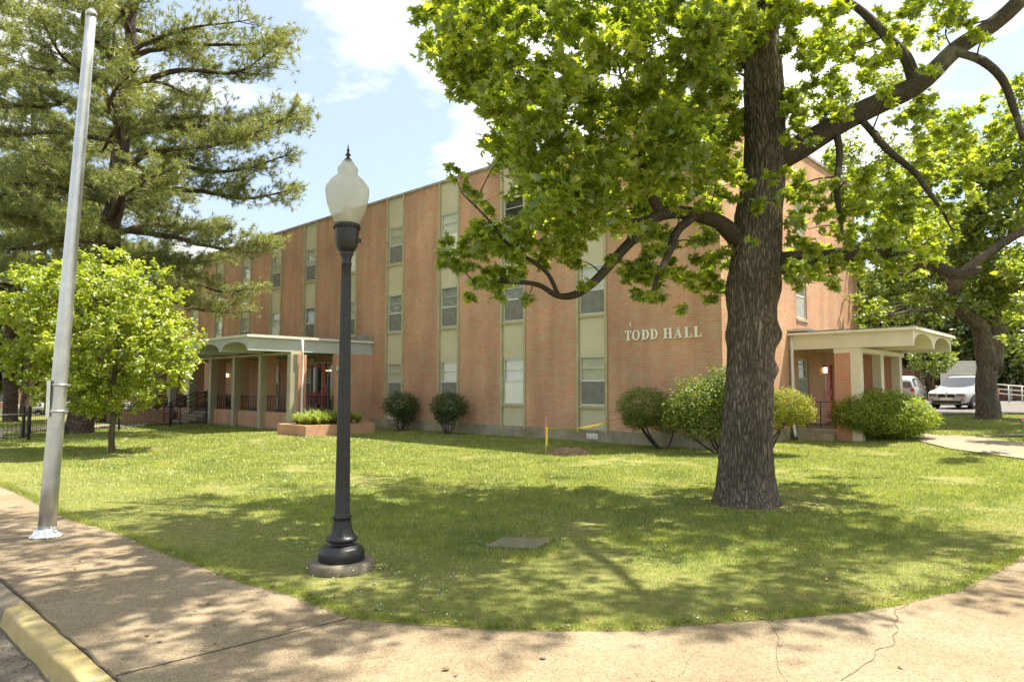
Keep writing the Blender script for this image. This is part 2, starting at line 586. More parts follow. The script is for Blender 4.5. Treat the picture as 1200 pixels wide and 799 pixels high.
def globe_mat():
    m, nt, b, out = new_mat('globe')
    b.inputs['Base Color'].default_value = (0.58, 0.575, 0.52, 1)
    b.inputs['Roughness'].default_value = 0.18
    t = nt.nodes.new('ShaderNodeBsdfTranslucent')
    t.inputs['Color'].default_value = (0.62, 0.615, 0.55, 1)
    tr = nt.nodes.new('ShaderNodeBsdfTransparent')
    tr.inputs['Color'].default_value = (0.95, 0.93, 0.82, 1)
    m1 = nt.nodes.new('ShaderNodeMixShader')
    m1.inputs[0].default_value = 0.45
    m2 = nt.nodes.new('ShaderNodeMixShader')
    m2.inputs[0].default_value = 0.42
    nt.links.new(b.outputs[0], m1.inputs[1])
    nt.links.new(t.outputs[0], m1.inputs[2])
    nt.links.new(m1.outputs[0], m2.inputs[1])
    nt.links.new(tr.outputs[0], m2.inputs[2])
    nt.links.new(m2.outputs[0], out.inputs['Surface'])
    return m


M['globe'] = globe_mat()
M['car_white'] = plain('car_white', (0.38, 0.38, 0.36), 0.22, var=0.02)
M['car_silver'] = plain('car_silver', (0.38, 0.38, 0.36), 0.3, 0.2, var=0.03)
M['car_glass'] = plain('car_glass', (0.05, 0.06, 0.075), 0.06, var=0.05, spec=0.9)
M['tyre'] = plain('tyre', (0.02, 0.02, 0.02), 0.85)
M['rim'] = plain('rim', (0.5, 0.5, 0.5), 0.3, 0.8)
M['head_lens'] = plain('head_lens', (0.13, 0.14, 0.15), 0.1, 0.3)
M['tail_lens'] = plain('tail_lens', (0.45, 0.03, 0.02), 0.25)
M['truck_box'] = plain('truck_box', (0.55, 0.54, 0.47), 0.5, var=0.05)
M['wood'] = plain('wood', (0.42, 0.31, 0.16), 0.8, var=0.15, nscale=12)
M['tape'] = plain('tape', (0.80, 0.62, 0.04), 0.4, var=0.05)
M['pink'] = plain('pink', (0.55, 0.20, 0.18), 0.6, var=0.05)
M['magenta'] = plain('magenta', (0.80, 0.10, 0.45), 0.6, var=0.05)
M['lid'] = concrete_mat('lid', (0.22, 0.20, 0.13), 0.2, (0.7, 0.68, 0.6), 3, 80)
M['clover'] = plain('clover', (0.55, 0.55, 0.48), 0.8, var=0.05)
M['dead_leaf'] = leaf_mat('dead_leaf', (0.10, 0.055, 0.03), (0.17, 0.10, 0.055), (0.26, 0.18, 0.11), 0.2, (1.2, 1.1, 0.9))
M['curtain'] = plain('curtain', (0.35, 0.37, 0.34), 0.8, var=0.15, nscale=5)


# ------------------------------------------------------------------ ground, pavements, road
LAWN_EDGE_PX = [(-60, 545), (0, 568), (31, 582), (79, 607), (142, 625), (188, 644), (250, 667), (292, 684), (354, 700),
                (400, 717), (425, 725), (500, 731), (617, 737), (762, 737), (792, 732), (897, 725), (1007, 715),
                (1060, 706), (1118, 692), (1159, 671), (1200, 648), (1260, 610)]
KERB_PX = [(0, 677), (35, 707), (70, 740), (104, 766), (129, 790), (142, 800)]
EDGE = [gnd(*p) for p in LAWN_EDGE_PX]
EDGE = [EDGE[0] + (EDGE[0] - EDGE[1]).normalized() * 14] + EDGE + [EDGE[-1] + (EDGE[-1] - EDGE[-2]).normalized() * 12]
KERB = [gnd(*p) for p in KERB_PX]
kd = (KERB[0] - KERB[-1]).normalized()
KERB_FAR = KERB[0] + kd * 22
KERB_NEAR = KERB[-1] - kd * 9


def edge_noise(i, f=1.0):
    return 0.03 * noise.noise(Vector((i * 3.1 * f, 0.7, 0.2))) + 0.02 * noise.noise(Vector((i * 11.0 * f, 4.7, 0.2)))


def resample(pts, step):
    out = [pts[0]]
    for a, b in zip(pts[:-1], pts[1:]):
        n = max(1, int((b - a).length / step))
        out += [a.lerp(b, k / n) for k in range(1, n + 1)]
    return out


EDGE_F = resample(EDGE, 0.12)
EDGE_F = [p + Vector((edge_noise(p.x), edge_noise(p.y + 9), 0)) for p in EDGE_F]
EDGE_XY = np.array([[p.x, p.y] for p in EDGE_F])


def lawn_side(x, y):
    """True on the lawn side of the pavement edge"""
    X = EDGE_XY[:, 0]
    return y > np.interp(x, X, EDGE_XY[:, 1])


# one ground sheet to the horizon: a graded grid
def grid_axis(lo, hi, near_lo, near_hi, fine, ratio=1.35):
    a = list(np.arange(near_lo, near_hi + 1e-6, fine))
    s = fine
    while a[-1] < hi:
        s *= ratio
        a.append(min(hi, a[-1] + s))
    s = fine
    while a[0] > lo:
        s *= ratio
        a.insert(0, max(lo, a[0] - s))
    return np.array(a)


gx = grid_axis(-1500, 1500, -40, 45, 1.0)
gy = grid_axis(-300, 2000, -6, 60, 1.0)
XX, YY = np.meshgrid(gx, gy)


def in_road(x, y):
    """camera side of the kerb line"""
    d = Vector((x, y, 0)) - KERB[-1]
    return d.x * (-kd.y) + d.y * kd.x


ZZ = np.zeros_like(XX)
for i in range(XX.shape[0]):
    for j in range(XX.shape[1]):
        x, y = XX[i, j], YY[i, j]
        z = gz(x, y)
        if y < 13:
            z += 0.0
        ZZ[i, j] = z - 0.012
# the street lies 15 cm lower: drop the sheet there
RDN = Vector((-kd.y, kd.x, 0))
if RDN.y > 0: RDN = -RDN
for i in range(XX.shape[0]):
    for j in range(XX.shape[1]):
        d = (XX[i, j] - KERB[-1].x) * RDN.x + (YY[i, j] - KERB[-1].y) * RDN.y
        if d > -2.2 and YY[i, j] < 16: ZZ[i, j] -= 0.25 * min(1, (d + 2.2) / 1.2)
        if not lawn_side(XX[i, j], YY[i, j] - 1.5): ZZ[i, j] -= 0.05
nv = XX.size
idx = np.arange(nv).reshape(XX.shape)
quads = np.stack([idx[:-1, :-1].ravel(), idx[:-1, 1:].ravel(), idx[1:, 1:].ravel(), idx[1:, :-1].ravel()], 1)
ground = np_mesh('ground', np.stack([XX.ravel(), YY.ravel(), ZZ.ravel()], 1), quads, M['soil'], smooth=True)
tag(ground, kind='structure')

# lawn apron next to the pavement (follows the ragged edge, 1 cm up)
mb = MB()
ap = [p for p in EDGE_F if -22 < p.x < 16]
v = []
for k in range(5):
    for p in ap:
        v.append((p.x + (k - 0.06) * 0.2, p.y + (k - 0.06) * 0.55, (0.0065, 0.006, 0.004, 0.0, -0.016)[k]))
n = len(ap)
mb.add(v, [(r * n + i, r * n + i + 1, (r + 1) * n + i + 1, (r + 1) * n + i) for r in range(4) for i in range(n - 1)], True)
tag(mb.build('lawn', M['soil']), kind='structure')

# pavement sheet, from the lawn edge to the kerb joint
mb = MB()
near = [KERB_FAR, *KERB, KERB_NEAR]
pv = [Vector((p.x, p.y, 0)) for p in EDGE_F]
poly = [(p.x, p.y) for p in pv] + [(pv[-1].x + 3, -8)] + [(KERB_NEAR.x, KERB_NEAR.y)] + [(p.x, p.y) for p in reversed(near[:-1])]
mb.prism(poly, 'z', -0.2, 0.004)
tag(mb.build('sidewalk', M['sidewalk']), kind='structure')


def strip(mb, pts, w, z, wob=0.0, seed=0):
    """thin sheet along a ground line"""
    P = resample([Vector((p[0], p[1], 0)) for p in pts], 0.05)
    v = []
    for i, p in enumerate(P):
        t = (P[min(i + 1, len(P) - 1)] - P[max(i - 1, 0)]).normalized()
        nrm = Vector((-t.y, t.x, 0))
        o = nrm * wob * noise.noise(Vector((i * 0.22, seed, 0)))
        ww = w * (0.6 + 0.8 * abs(noise.noise(Vector((i * 0.3, seed + 5.5, 0)))))
        v += [(p.x + o.x + nrm.x * ww, p.y + o.y + nrm.y * ww, z), (p.x + o.x - nrm.x * ww, p.y + o.y - nrm.y * ww, z)]
    mb.add(v, [(2 * i, 2 * i + 1, 2 * i + 3, 2 * i + 2) for i in range(len(P) - 1)])


mb = MB()
strip(mb, [gnd(133, 793), gnd(408, 725)], 0.009, 0.0085)
strip(mb, [gnd(-80, 689), gnd(0, 673), gnd(92, 657), gnd(180, 641)], 0.008, 0.0085)
strip(mb, [gnd(-20, 587), gnd(31, 583)], 0.008, 0.0085)
tag(mb.build('sidewalk_joint', M['joint']), kind='structure')
mb = MB()
strip(mb, [KERB_FAR] + KERB + [KERB_NEAR], 0.009, 0.009, 0.02)
tag(mb.build('kerb_joint', M['joint']), kind='structure')
mb = MB()
strip(mb, [gnd(1068, 704), gnd(1053, 716), gnd(1050, 735), gnd(1042, 757), gnd(1020, 775), gnd(985, 798)], 0.0030, 0.008, 0.07, 3)
strip(mb, [gnd(899, 727), gnd(912, 747), gnd(910, 770), gnd(918, 799)], 0.0018, 0.008, 0.05, 7)
strip(mb, [gnd(835, 735), gnd(822, 760), gnd(800, 785), gnd(780, 799)], 0.0011, 0.008, 0.05, 11)
strip(mb, [gnd(560, 736), gnd(590, 770), gnd(640, 790)], 0.0008, 0.008, 0.05, 15)
tag(mb.build('sidewalk_crack', M['joint']), kind='structure')

# kerb: profile swept along the joint; yellow paint near, plain and dropped further on
KS = gnd(33, 706)                         # where the paint begins


def kerb(name, a, b, mat, drop_a=0.0, drop_b=0.0):
    mb = MB()
    P = resample([a, b], 0.15)
    prof = [(0.0, 0.0), (0.012, 0.006), (0.03, 0.008), (0.104, 0.004), (0.118, -0.001), (0.127, -0.012), (0.131, -0.026), (0.142, -0.08), (0.154, -0.15), (0.18, -0.25), (0.0, -0.25)]
    v = []
    for i, p in enumerate(P):
        t = i / (len(P) - 1)
        dr = drop_a + (drop_b - drop_a) * t
        w = 0.012 * noise.noise(Vector((i * 0.5, 1, 2)))
        for (o, z) in prof:
            zz = z if z < -0.1 else z - dr * min(1.0, o / 0.2 + 0.1) * 0.9
            q = p + RDN * (o * 1.1 + (w if o > 0.1 else 0))
            v.append((q.x, q.y, zz))
    m = len(prof)
    mb.add(v, [(i * m + k, i * m + k + 1, (i + 1) * m + k + 1, (i + 1) * m + k) for i in range(len(P) - 1) for k in range(m - 1)], True)
    mb.add(v[:m], [tuple(range(m))])
    mb.add(v[-m:], [tuple(range(m - 1, -1, -1))])
    return tag(mb.build(name, mat), kind='structure')


KO = RDN * 0.012
kerb('kerb', KS + KO, KERB[-1] + KO, M['kerb_yellow'], 0.02, 0.0)
kerb('kerb', KERB[-1] + KO - kd * 0.002, KERB_NEAR + KO, M['kerb_yellow'], 0.0, 0.0)
kerb('kerb', KS + KO + kd * 0.004, KS + KO + kd * 0.9, M['walk'], 0.03, 0.13)
kerb('kerb', KS + KO + kd * 0.9, KERB_FAR + KO, M['walk'], 0.13, 0.13)
mb = MB()
a, b = KERB_FAR + RDN * 0.1, KERB_NEAR + RDN * 0.1
mb.add([(*(a.xy), -0.135), (*(b.xy), -0.135), (*((b + RDN * 9).xy), -0.11), (*((a + RDN * 9).xy), -0.11)], [(0, 1, 2, 3)])
tag(mb.build('road', M['asphalt']), kind='structure')


def ground_patch(name, poly, mat, lift, step=0.8):
    """sheet that follows the terrain: clipped grid as a fan of strips between two rails"""
    A, B = poly
    A = resample([Vector((*p, 0)) for p in A], step)
    n = 40
    LA = np.linspace(0, 1, n)

    def along(rail, t):
        L = [0]
        for p, q in zip(rail[:-1], rail[1:]): L.append(L[-1] + (q - p).length)
        s = t * L[-1]
        for i in range(len(rail) - 1):
            if s <= L[i + 1] + 1e-9:
                return rail[i].lerp(rail[i + 1], (s - L[i]) / max(1e-9, L[i + 1] - L[i]))
        return rail[-1]
    Bv = [Vector((*p, 0)) for p in B]
    Av = [Vector((*p, 0)) for p in poly[0]]
    v = []
    m = 6
    for t in LA:
        p, q = along(Av, t), along(Bv, t)
        for k in range(m):
            w = p.lerp(q, k / (m - 1))
            v.append((w.x, w.y, gz(w.x, w.y) + lift))
    mb = MB()
    mb.add(v, [(i * m + k, i * m + k + 1, (i + 1) * m + k + 1, (i + 1) * m + k) for i in range(n - 1) for k in range(m - 1)], True)
    return tag(mb.build(name, mat), kind='structure')


# walks to the side entrance (right) and the parking lot behind them
def gp(px, py):
    """ground point under a pixel, on the sloping lawn"""
    z = 0.0
    for _ in range(12):
        p = gnd(px, py, z)
        z = gz(p.x, p.y)
    return (p.x, p.y)


ground_patch('path', ([gp(1074, 516), gp(1113, 526), gp(1200, 538), gp(1330, 560)],
                      [gp(1084, 500), gp(1125, 507), gp(1200, 519), gp(1330, 536)]), M['walk'], 0.02)
ground_patch('path', ([gp(1083, 499), gp(1100, 503), gp(1130, 510), gp(1141, 509.5)],
                      [gp(1070, 494), gp(1090, 497), gp(1118, 501.5), gp(1143, 504)]), M['walk'], 0.024)
ground_patch('path', ([gp(1136, 510.5), gp(1200, 508.5), gp(1330, 512)], [gp(1118, 501.5), gp(1200, 503.5), gp(1330, 505)]), M['walk'], 0.028)
ground_patch('parking_lot', ([(9, 27.2), (16, 27.4), (40, 31)], [(16, 60), (24, 62), (52, 60)]), M['lot'], 0.03)
ground_patch('path', ([(26, 33), (44, 36)], [(26, 34.2), (44, 37.4)]), M['walk'], 0.05)
ground_patch('path', ([(30, 42), (48, 45)], [(30, 43.5), (48, 46.5)]), M['walk'], 0.05)
# walk along the fence on the left, and the far drive where cars are parked
ground_patch('path', ([(-13.4, 33.5), (-18.5, 27.2), (-19, 22), (-30, 20)], [(-15.5, 34.8), (-20.6, 28.4), (-21, 23.5), (-31, 21.5)]), M['walk'], 0.02)
ground_patch('road', ([(-110, 70), (-30, 98)], [(-112, 77), (-34, 106)]), M['lot'], 0.05)

# concrete service cover let into the lawn
c = [gnd(568, 641), gnd(628, 643.5), gnd(649, 632), gnd(590, 630)]
mb = MB()
mb.add([(p.x, p.y, 0.014) for p in c] + [(p.x, p.y, -0.05) for p in c], [(0, 1, 2, 3), (0, 4, 5, 1), (1, 5, 6, 2), (2, 6, 7, 3), (3, 7, 4, 0)])
tag(mb.build('service_cover', M['lid']), 'flat square concrete cover set into the shaded lawn', 'utility cover')

# ------------------------------------------------------------------ the hall
CORNER = Vector((5.69, 18.44, 0))
RZ = math.radians(136.8)                   # local x runs along the long front, local y out of it, z up
hall = thing('dormitory_building', 'three storey brick hall with cream window strips and TODD HALL lettering', 'building', CORNER, RZ)
HL, HW, HT = 41.0, 11.8, 9.76              # length, depth, height


def hw(s, n, z=0.0):
    c, sn_ = math.cos(RZ), math.sin(RZ)
    return Vector((CORNER.x + c * s - sn_ * n, CORNER.y + sn_ * s + c * n, z))


STRIPS = [4.36 + 3.385 * k for k in range(11)]
SW = 0.60
Z0 = 0.36
LEVELS = [(1.11, 2.67), (3.98, 5.54), (6.85, 8.42)]
# brick shell: piers between the strips
mb = MB()
edges = [0.0]
for c in STRIPS: edges += [c - SW, c + SW]
edges.append(HL)
for a, b in zip(edges[0::2], edges[1::2]):
    mb.box(a, b, -0.3, 0.0, Z0, HT - 0.1)
RWIN = (5.4, 6.3)
# side front (x = 0): bricks round the stair windows and the porch door / window
DOOR = (7.86, 8.72)
rows = [(3.95, 5.5), (6.8, 8.4)]
mb.box(-0.0, 0.3, -RWIN[0], -0.3, Z0, HT - 0.1)
mb.box(0.0, 0.3, -RWIN[1], -RWIN[0], Z0, 1.35)
mb.box(0.0, 0.3, -RWIN[1], -RWIN[0], 2.62, 3.95)
mb.box(0.0, 0.3, -RWIN[1], -RWIN[0], 5.5, 6.8)
mb.box(0.0, 0.3, -RWIN[1], -RWIN[0], 8.4, HT - 0.1)
mb.box(0.0, 0.3, -DOOR[0], -RWIN[1], Z0, HT - 0.1)
mb.box(0.0, 0.3, -DOOR[1], -DOOR[0], 2.55, HT - 0.1)
mb.box(0.0, 0.3, -HW, -DOOR[1], Z0, HT - 0.1)
mb.box(0.3, HL, -HW, -HW + 0.3, Z0, HT - 0.1)
mb.box(HL - 0.3, HL, -HW + 0.3, -0.3, Z0, HT - 0.1)
mb.build('wall', M['brick'], hall)
mb = MB()                                   # floors and inner wall so that rooms are closed
for z in (0.35, 3.3, 6.2, 9.3): mb.box(0.32, HL - 0.32, -HW + 0.32, -0.32, z, z + 0.12)
mb.box(0.32, HL - 0.32, -3.2, -3.1, 0.4, 9.3)
mb.build('floor_slab', M['dark'], hall)
mb = MB()
mb.box(-0.02, HL + 0.02, -0.3, 0.022, -0.4, Z0)
mb.box(-0.022, 0.3, -HW - 0.02, -0.3, -0.4, Z0 - 0.002)
mb.box(HL - 0.3, HL + 0.02, -HW, -0.3, -0.4, Z0)
mb.build('foundation', M['foundation'], hall)
mb = MB()
mb.box(-0.05, HL + 0.05, -0.35, 0.055, HT - 0.1, HT)
mb.box(-0.052, 0.35, -HW - 0.05, -0.35, HT - 0.1, HT - 0.001)
mb.box(0.35, HL + 0.05, -HW - 0.05, -HW + 0.35, HT - 0.1, HT)
mb.build('coping', M['coping'], hall)
mb = MB()
mb.box(0.3, HL - 0.3, -HW + 0.3, -0.3, 9.46, 9.55)
mb.build('roof', M['roof'], hall)
# projecting course below the parapet
for a, b in zip(edges[0::2], edges[1::2]):
    mb = MB(); mb.box(a + 0.002, b - 0.002, -0.02, 0.004, 8.45, 8.475); mb.build('brick_course', M['fin'], hall)
mb = MB(); mb.box(-0.004, 0.02, -HW, -0.002, 8.45, 8.475); mb.build('brick_course', M['fin'], hall)

# window strips: cream panels between the windows, thin uprights at the sides
def bay(c):
    zs = [0.30, LEVELS[0][0], LEVELS[0][1], LEVELS[1][0], LEVELS[1][1], LEVELS[2][0], LEVELS[2][1], HT - 0.1]
    for a, b in zip(zs[0::2], zs[1::2]):
        mb = MB()
        mb.box(c - SW + 0.09, c + SW - 0.09, -0.16, -0.035, a, b)
        mb.build('wall_panel', M['panel'], hall)
    for sgn in (-1, 1):
        mb = MB()
        x = c + sgn * (SW - 0.045)
        mb.box(x - 0.044, x + 0.044, -0.2, 0.05, 0.27, HT - 0.102)
        mb.build('mullion', M['fin'], hall)


for c in STRIPS: bay(c)


def window_proto(w, h, mats, parent, frame='alu'):
    """sash window, local origin at the sill centre, facing local +y"""
    mb = MB()
    t = 0.045
    mb.box(-w / 2, -w / 2 + t, -0.14, -0.045, 0, h)
    mb.box(w / 2 - t, w / 2, -0.14, -0.045, 0, h)
    mb.box(-w / 2 + t, w / 2 - t, -0.14, -0.045, h - t, h)
    mb.box(-w / 2 + t, w / 2 - t, -0.14, -0.045, 0.0, t)
    mb.box(-w / 2 + t, w / 2 - t, -0.12, -0.05, h * 0.5 - 0.028, h * 0.5 + 0.028)
    mb.box(-w / 2 + t, w / 2 - t, -0.105, -0.07, h * 0.75 - 0.012, h * 0.75 + 0.012)
    mb.box(-w / 2 + t, w / 2 - t, -0.105, -0.07, h * 0.27 - 0.010, h * 0.27 + 0.010)
    f = mb.build('window', M[frame], parent)
    mb = MB(); mb.box(-w / 2 - 0.04, w / 2 + 0.04, -0.12, 0.03, -0.085, -0.002); mb.build('sill', M['fin'], f)
    mb = MB(); mb.add([(-w / 2 + t, -0.09, t), (w / 2 - t, -0.09, t), (w / 2 - t, -0.09, h - t), (-w / 2 + t, -0.09, h - t)], [(3, 2, 1, 0)]); mb.build('pane', M['glass'], f)
    mb = MB(); mb.box(-w / 2 + t, w / 2 - t, -0.125, -0.118, t, h - t); mb.build('blind', M[mats[0]], f)
    mb = MB(); mb.box(-w / 2 + t + 0.01, w / 2 - t - 0.01, -0.066, -0.060, t, h * 0.5 - 0.03); mb.build('insect_screen', M[mats[1]], f)
    return f


WIN_W = 2 * SW - 0.19
kinds = [('blind', 'screen'), ('blind_white', 'blind_white'), ('curtain', 'screen'), ('dark', 'screen')]
protos = {}
pick = {(0, 0): 0, (0, 1): 0, (0, 2): 1, (1, 0): 1, (1, 1): 2, (1, 2): 3, (2, 0): 0, (2, 1): 2, (2, 2): 1, (3, 0): 0, (3, 1): 2, (3, 2): 0}
for i, c in enumerate(STRIPS):
    for l, (z0, z1) in enumerate(LEVELS):
        k = pick.get((i, l), random.choice([0, 1, 2, 2]))
        if k not in protos:
            o = protos[k] = window_proto(WIN_W, z1 - z0, kinds[k], hall)
        else:
            o = copy_tree(protos[k], hall)
        o.location = (c, 0, z0)
sw_ = window_proto(RWIN[1] - RWIN[0], 1.55, ('curtain', 'curtain'), hall, 'white_paint')
for i, (z, h) in enumerate([(1.35, 1.27), (3.95, 1.55), (6.8, 1.6)]):
    o = sw_ if i == 0 else copy_tree(sw_, hall)
    o.location = (0, -(RWIN[0] + RWIN[1]) / 2, z)
    o.rotation_euler = (0, 0, math.pi / 2)
    o.scale = (0.999, 1, h / 1.55)
# window air conditioner on the far left
mb = MB(); mb.box(34.6, 35.2, -0.1, 0.35, 1.15, 1.55)
for k in range(5): mb.box(34.65, 35.15, 0.35, 0.36, 1.2 + k * 0.065, 1.225 + k * 0.065)
mb.build('air_conditioner', M['white_paint'], hall)
# foundation vents
for i, c in enumerate(STRIPS[:5]):
    mb = MB()
    mb.box(c - 0.22, c + 0.22, 0.02, 0.03, 0.08, 0.25)
    for k in range(4): mb.box(c - 0.20, c + 0.20, 0.03, 0.045, 0.10 + k * 0.038, 0.115 + k * 0.038)
    for k in range(1, 4): mb.box(c - 0.22 + k * 0.11 - 0.006, c - 0.22 + k * 0.11 + 0.006, 0.03, 0.046, 0.09, 0.24)
    mb.build('vent', M['white_paint'] if i == 0 else M['coping'], hall)

# raised serif letters
def serif_letters():
    H = 0.30
    mb = MB()
    T, t, S = 0.075, 0.026, 0.03

    def rect(x0, x1, z0, z1, d=0.04): mb.box(-x1, -x0, 0.012, d, z0, z1)

    def poly(p, d=0.04): mb.prism([(-x, z) for x, z in p], 'y', 0.012, d)

    def stem(x, w=T):
        rect(x, x + w, 0, H)
        rect(x - S, x, 0, t * 0.8); rect(x + w, x + w + S, 0, t * 0.8)
        rect(x - S, x, H - t * 0.8, H); rect(x + w, x + w + S, H - t * 0.8, H)

    def ring(cx, rx, rz, inner_rx, inner_rz, a0, a1, x_off=0):
        n = 24
        for k in range(n):
            p, q = a0 + (a1 - a0) * k / n, a0 + (a1 - a0) * (k + 1) / n
            poly([(cx + rx * math.cos(p), H / 2 + rz * math.sin(p)), (cx + rx * math.cos(q), H / 2 + rz * math.sin(q)),
                  (cx + inner_rx * math.cos(q), H / 2 + inner_rz * math.sin(q)), (cx + inner_rx * math.cos(p), H / 2 + inner_rz * math.sin(p))])

    def L_T(x):
        rect(x + 0.075, x + 0.15, 0, H - t); rect(x, x + 0.225, H - t, H)
        rect(x, x + 0.022, H - 0.085, H - t); rect(x + 0.203, x + 0.225, H - 0.085, H - t)
        rect(x + 0.045, x + 0.075, 0, t * 0.8); rect(x + 0.15, x + 0.18, 0, t * 0.8)

    def L_O(x): ring(x + 0.135, 0.135, 0.155, 0.07, 0.128, 0, 2 * math.pi)

    def L_D(x):
        stem(x + 0.03)
        ring(x + 0.105, 0.145, 0.15, 0.075, 0.124, -math.pi / 2, math.pi / 2)

    def L_H(x):
        stem(x + 0.03); stem(x + 0.19); rect(x + 0.105, x + 0.19, 0.135, 0.135 + t)

    def L_A(x):
        poly([(x + 0.02, 0), (x + 0.05, 0), (x + 0.135, 0.235), (x + 0.125, H)])
        poly([(x + 0.165, 0), (x + 0.245, 0), (x + 0.15, H), (x + 0.12, H), (x + 0.105, 0.25)])
        rect(x + 0.075, x + 0.175, 0.085, 0.085 + t)
        rect(x - 0.005, x + 0.08, 0, t * 0.7, 0.041); rect(x + 0.14, x + 0.265, 0, t * 0.7, 0.041)

    def L_L(x):
        rect(x + 0.03, x + 0.105, t, H); rect(x, x + 0.135, H - t * 0.8, H, 0.041); rect(x, x + 0.23, 0, t)
        rect(x + 0.208, x + 0.23, t, 0.095)
    x0 = 0
    for fn, x in ((L_T, 0), (L_O, 0.255), (L_D, 0.585), (L_D, 0.88), (L_H, 1.315), (L_A, 1.66), (L_L, 1.99), (L_L, 2.28)):
        mb.v, mb.f, mb.s = [], [], []
        fn(x)
        o = mb.build('letter', M['letter'], hall)
        o.location = (3.10, 0, 3.08)


serif_letters()
# short bracket of a lost light above the lettering
mb = MB(); mb.tube([(2.86, 0.0, 3.62), (2.86, 0.10, 3.60), (2.84, 0.14, 3.55), (2.80, 0.15, 3.48)], 0.018, 6); mb.build('bracket', M['white_paint'], hall)

# ---- entrance canopies: scalloped barrel vaults on brick piers with cream fronts
def canopy_profile(a, b, n, z_low, z_top, crown, seg=14):
    """outline in (u, z): flat top, n arches cut into the underside"""
    p = [(a, z_top), (a, z_low)]
    w = (b - a) / n
    for k in range(n):
        for i in range(seg + 1):
            th = math.pi * i / seg
            p.append((a + w * k + w * (0.5 - 0.46 * math.cos(th)), z_low + crown * math.sin(th) ** 0.85 if 0 < i < seg else z_low))
    p += [(b, z_low), (b, z_top)]
    return p


def pier(x, y, z0, z1, along, flip, brick_len=0.5, w=0.25):
    """cream upright with a brick fin behind it, running along 'x' or 'y'"""
    mb = MB()
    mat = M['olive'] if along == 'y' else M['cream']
    if along == 'y':
        mb.box(x - w / 2, x + w / 2, y - 0.30, y, z0, z1)
    else:
        mb.box(x, x + 0.26, y - w / 2, y + w / 2, z0, z1)
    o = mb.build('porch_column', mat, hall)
    mb = MB()
    if along == 'y':
        mb.box(x - w / 2 + 0.012, x + w / 2 - 0.012, y - 0.30 - brick_len, y - 0.302, z0 + 0.01, z1 - 0.002)
    else:
        mb.box(x + 0.262, x + 0.26 + brick_len, y - w / 2 + 0.012, y + w / 2 - 0.012, z0 + 0.01, z1 - 0.002)
    mb.build('brick_pier', M['brick_red'], o)
    return o


def bulb_mat():
    m = M.get('bulb')
    if m is None:
        m, nt, b, out = new_mat('bulb'); M['bulb'] = m
        b.inputs['Base Color'].default_value = (0.9, 0.8, 0.5, 1)
        b.inputs['Emission Color'].default_value = (1.0, 0.78, 0.38, 1)
        b.inputs['Emission Strength'].default_value = 1.1
    return m


# left canopy
CS, CN = 16.1, 5.54
NB = 6
P = canopy_profile(CS, CS + 2.4 * NB, NB, 3.06, 3.56, 0.36)
mb = MB(); mb.prism(P, 'y', 0.004, CN); o = mb.build('entrance_canopy', M['bluegrey'], hall)
o['label'] = 'wide grey canopy with scalloped front'
mb = MB(); mb.box(CS - 0.10, CS + 2.4 * NB + 0.1, 0.004, CN + 0.1, 3.562, 3.65); mb.build('roof_edge', M['white_paint'], o)
mb = MB(); mb.box(CS + 0.1, CS + 2.4 * NB - 0.1, 0.004, CN - 0.2, 3.652, 3.69); mb.build('roof_gravel', M['roof'], o)
mb = MB(); mb.box(CS - 0.08, CS + 2.1, 0.004, 0.5, 3.654, 3.86); mb.build('flashing', M['coping'], o)
mb = MB(); mb.box(CS - 0.01, CS + 2.4 * NB, 3.35, 3.80, 2.97, 3.058); mb.build('porch_beam', M['fin'], o)
mb = MB(); mb.box(CS - 0.004, CS + 0.3, 0.03, 0.35, 2.85, 3.058); mb.build('end_bracket', M['bluegrey'], o)
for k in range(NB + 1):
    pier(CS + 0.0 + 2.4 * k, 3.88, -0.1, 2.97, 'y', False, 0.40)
# end wall, floor and dwarf walls
mb = MB()
mb.prism([(0.004, 0.0), (2.95, 0.0), (2.95, 0.62), (1.85, 0.62), (1.85, 3.055), (0.004, 3.055)], 'x', CS - 0.13, CS + 0.15)
mb.build('porch_wall', M['brick'], hall)
for k in range(NB):
    if k == 3: continue
    mb = MB()
    mb.box(CS + 2.4 * k + 0.14, CS + 2.4 * (k + 1) - 0.14, 3.45, 3.70, 0.06, 0.68)
    mb.build('porch_wall', M['brick'], hall)
mb = MB()
mb.box(CS - 0.15, CS + 0.17, 0.004, 3.0, -0.4, 0.0)
for k in range(NB):
    if k == 3: continue
    mb.box(CS + 2.4 * k + 0.165, CS + 2.4 * (k + 1) - 0.165, 3.44, 3.72, -0.3, 0.06)
mb.box(CS + 0.16, CS + 2.4 * NB, 0.03, 3.44, -0.3, 0.56)
mb.build('porch_floor', M['foundation'], hall)


def railing(x0, x1, y, z0, z1, n, axis='x', name='railing'):
    mb = MB()
    def B(a0, a1, b0, b1, c0, c1):
        if axis == 'x': mb.box(a0, a1, y + b0, y + b1, c0, c1)
        else: mb.box(y + b0, y + b1, a0, a1, c0, c1)
    B(x0, x1, -0.02, 0.02, z1 - 0.035, z1)
    B(x0, x1, -0.015, 0.015, z0 + 0.06, z0 + 0.085)
    for k in range(n + 1):
        x = x0 + (x1 - x0) * k / n
        B(x - 0.011, x + 0.011, -0.011, 0.011, z0, z1 - 0.036)
    return mb.build(name, M['iron'], hall)


for k in range(NB):
    if k == 3: continue
    railing(CS + 2.4 * k + 0.2, CS + 2.4 * (k + 1) - 0.2, 3.58, 0.69, 1.32, 9)
railing(1.9, 3.0, CS + 0.0, 0.63, 1.32, 8, 'y')
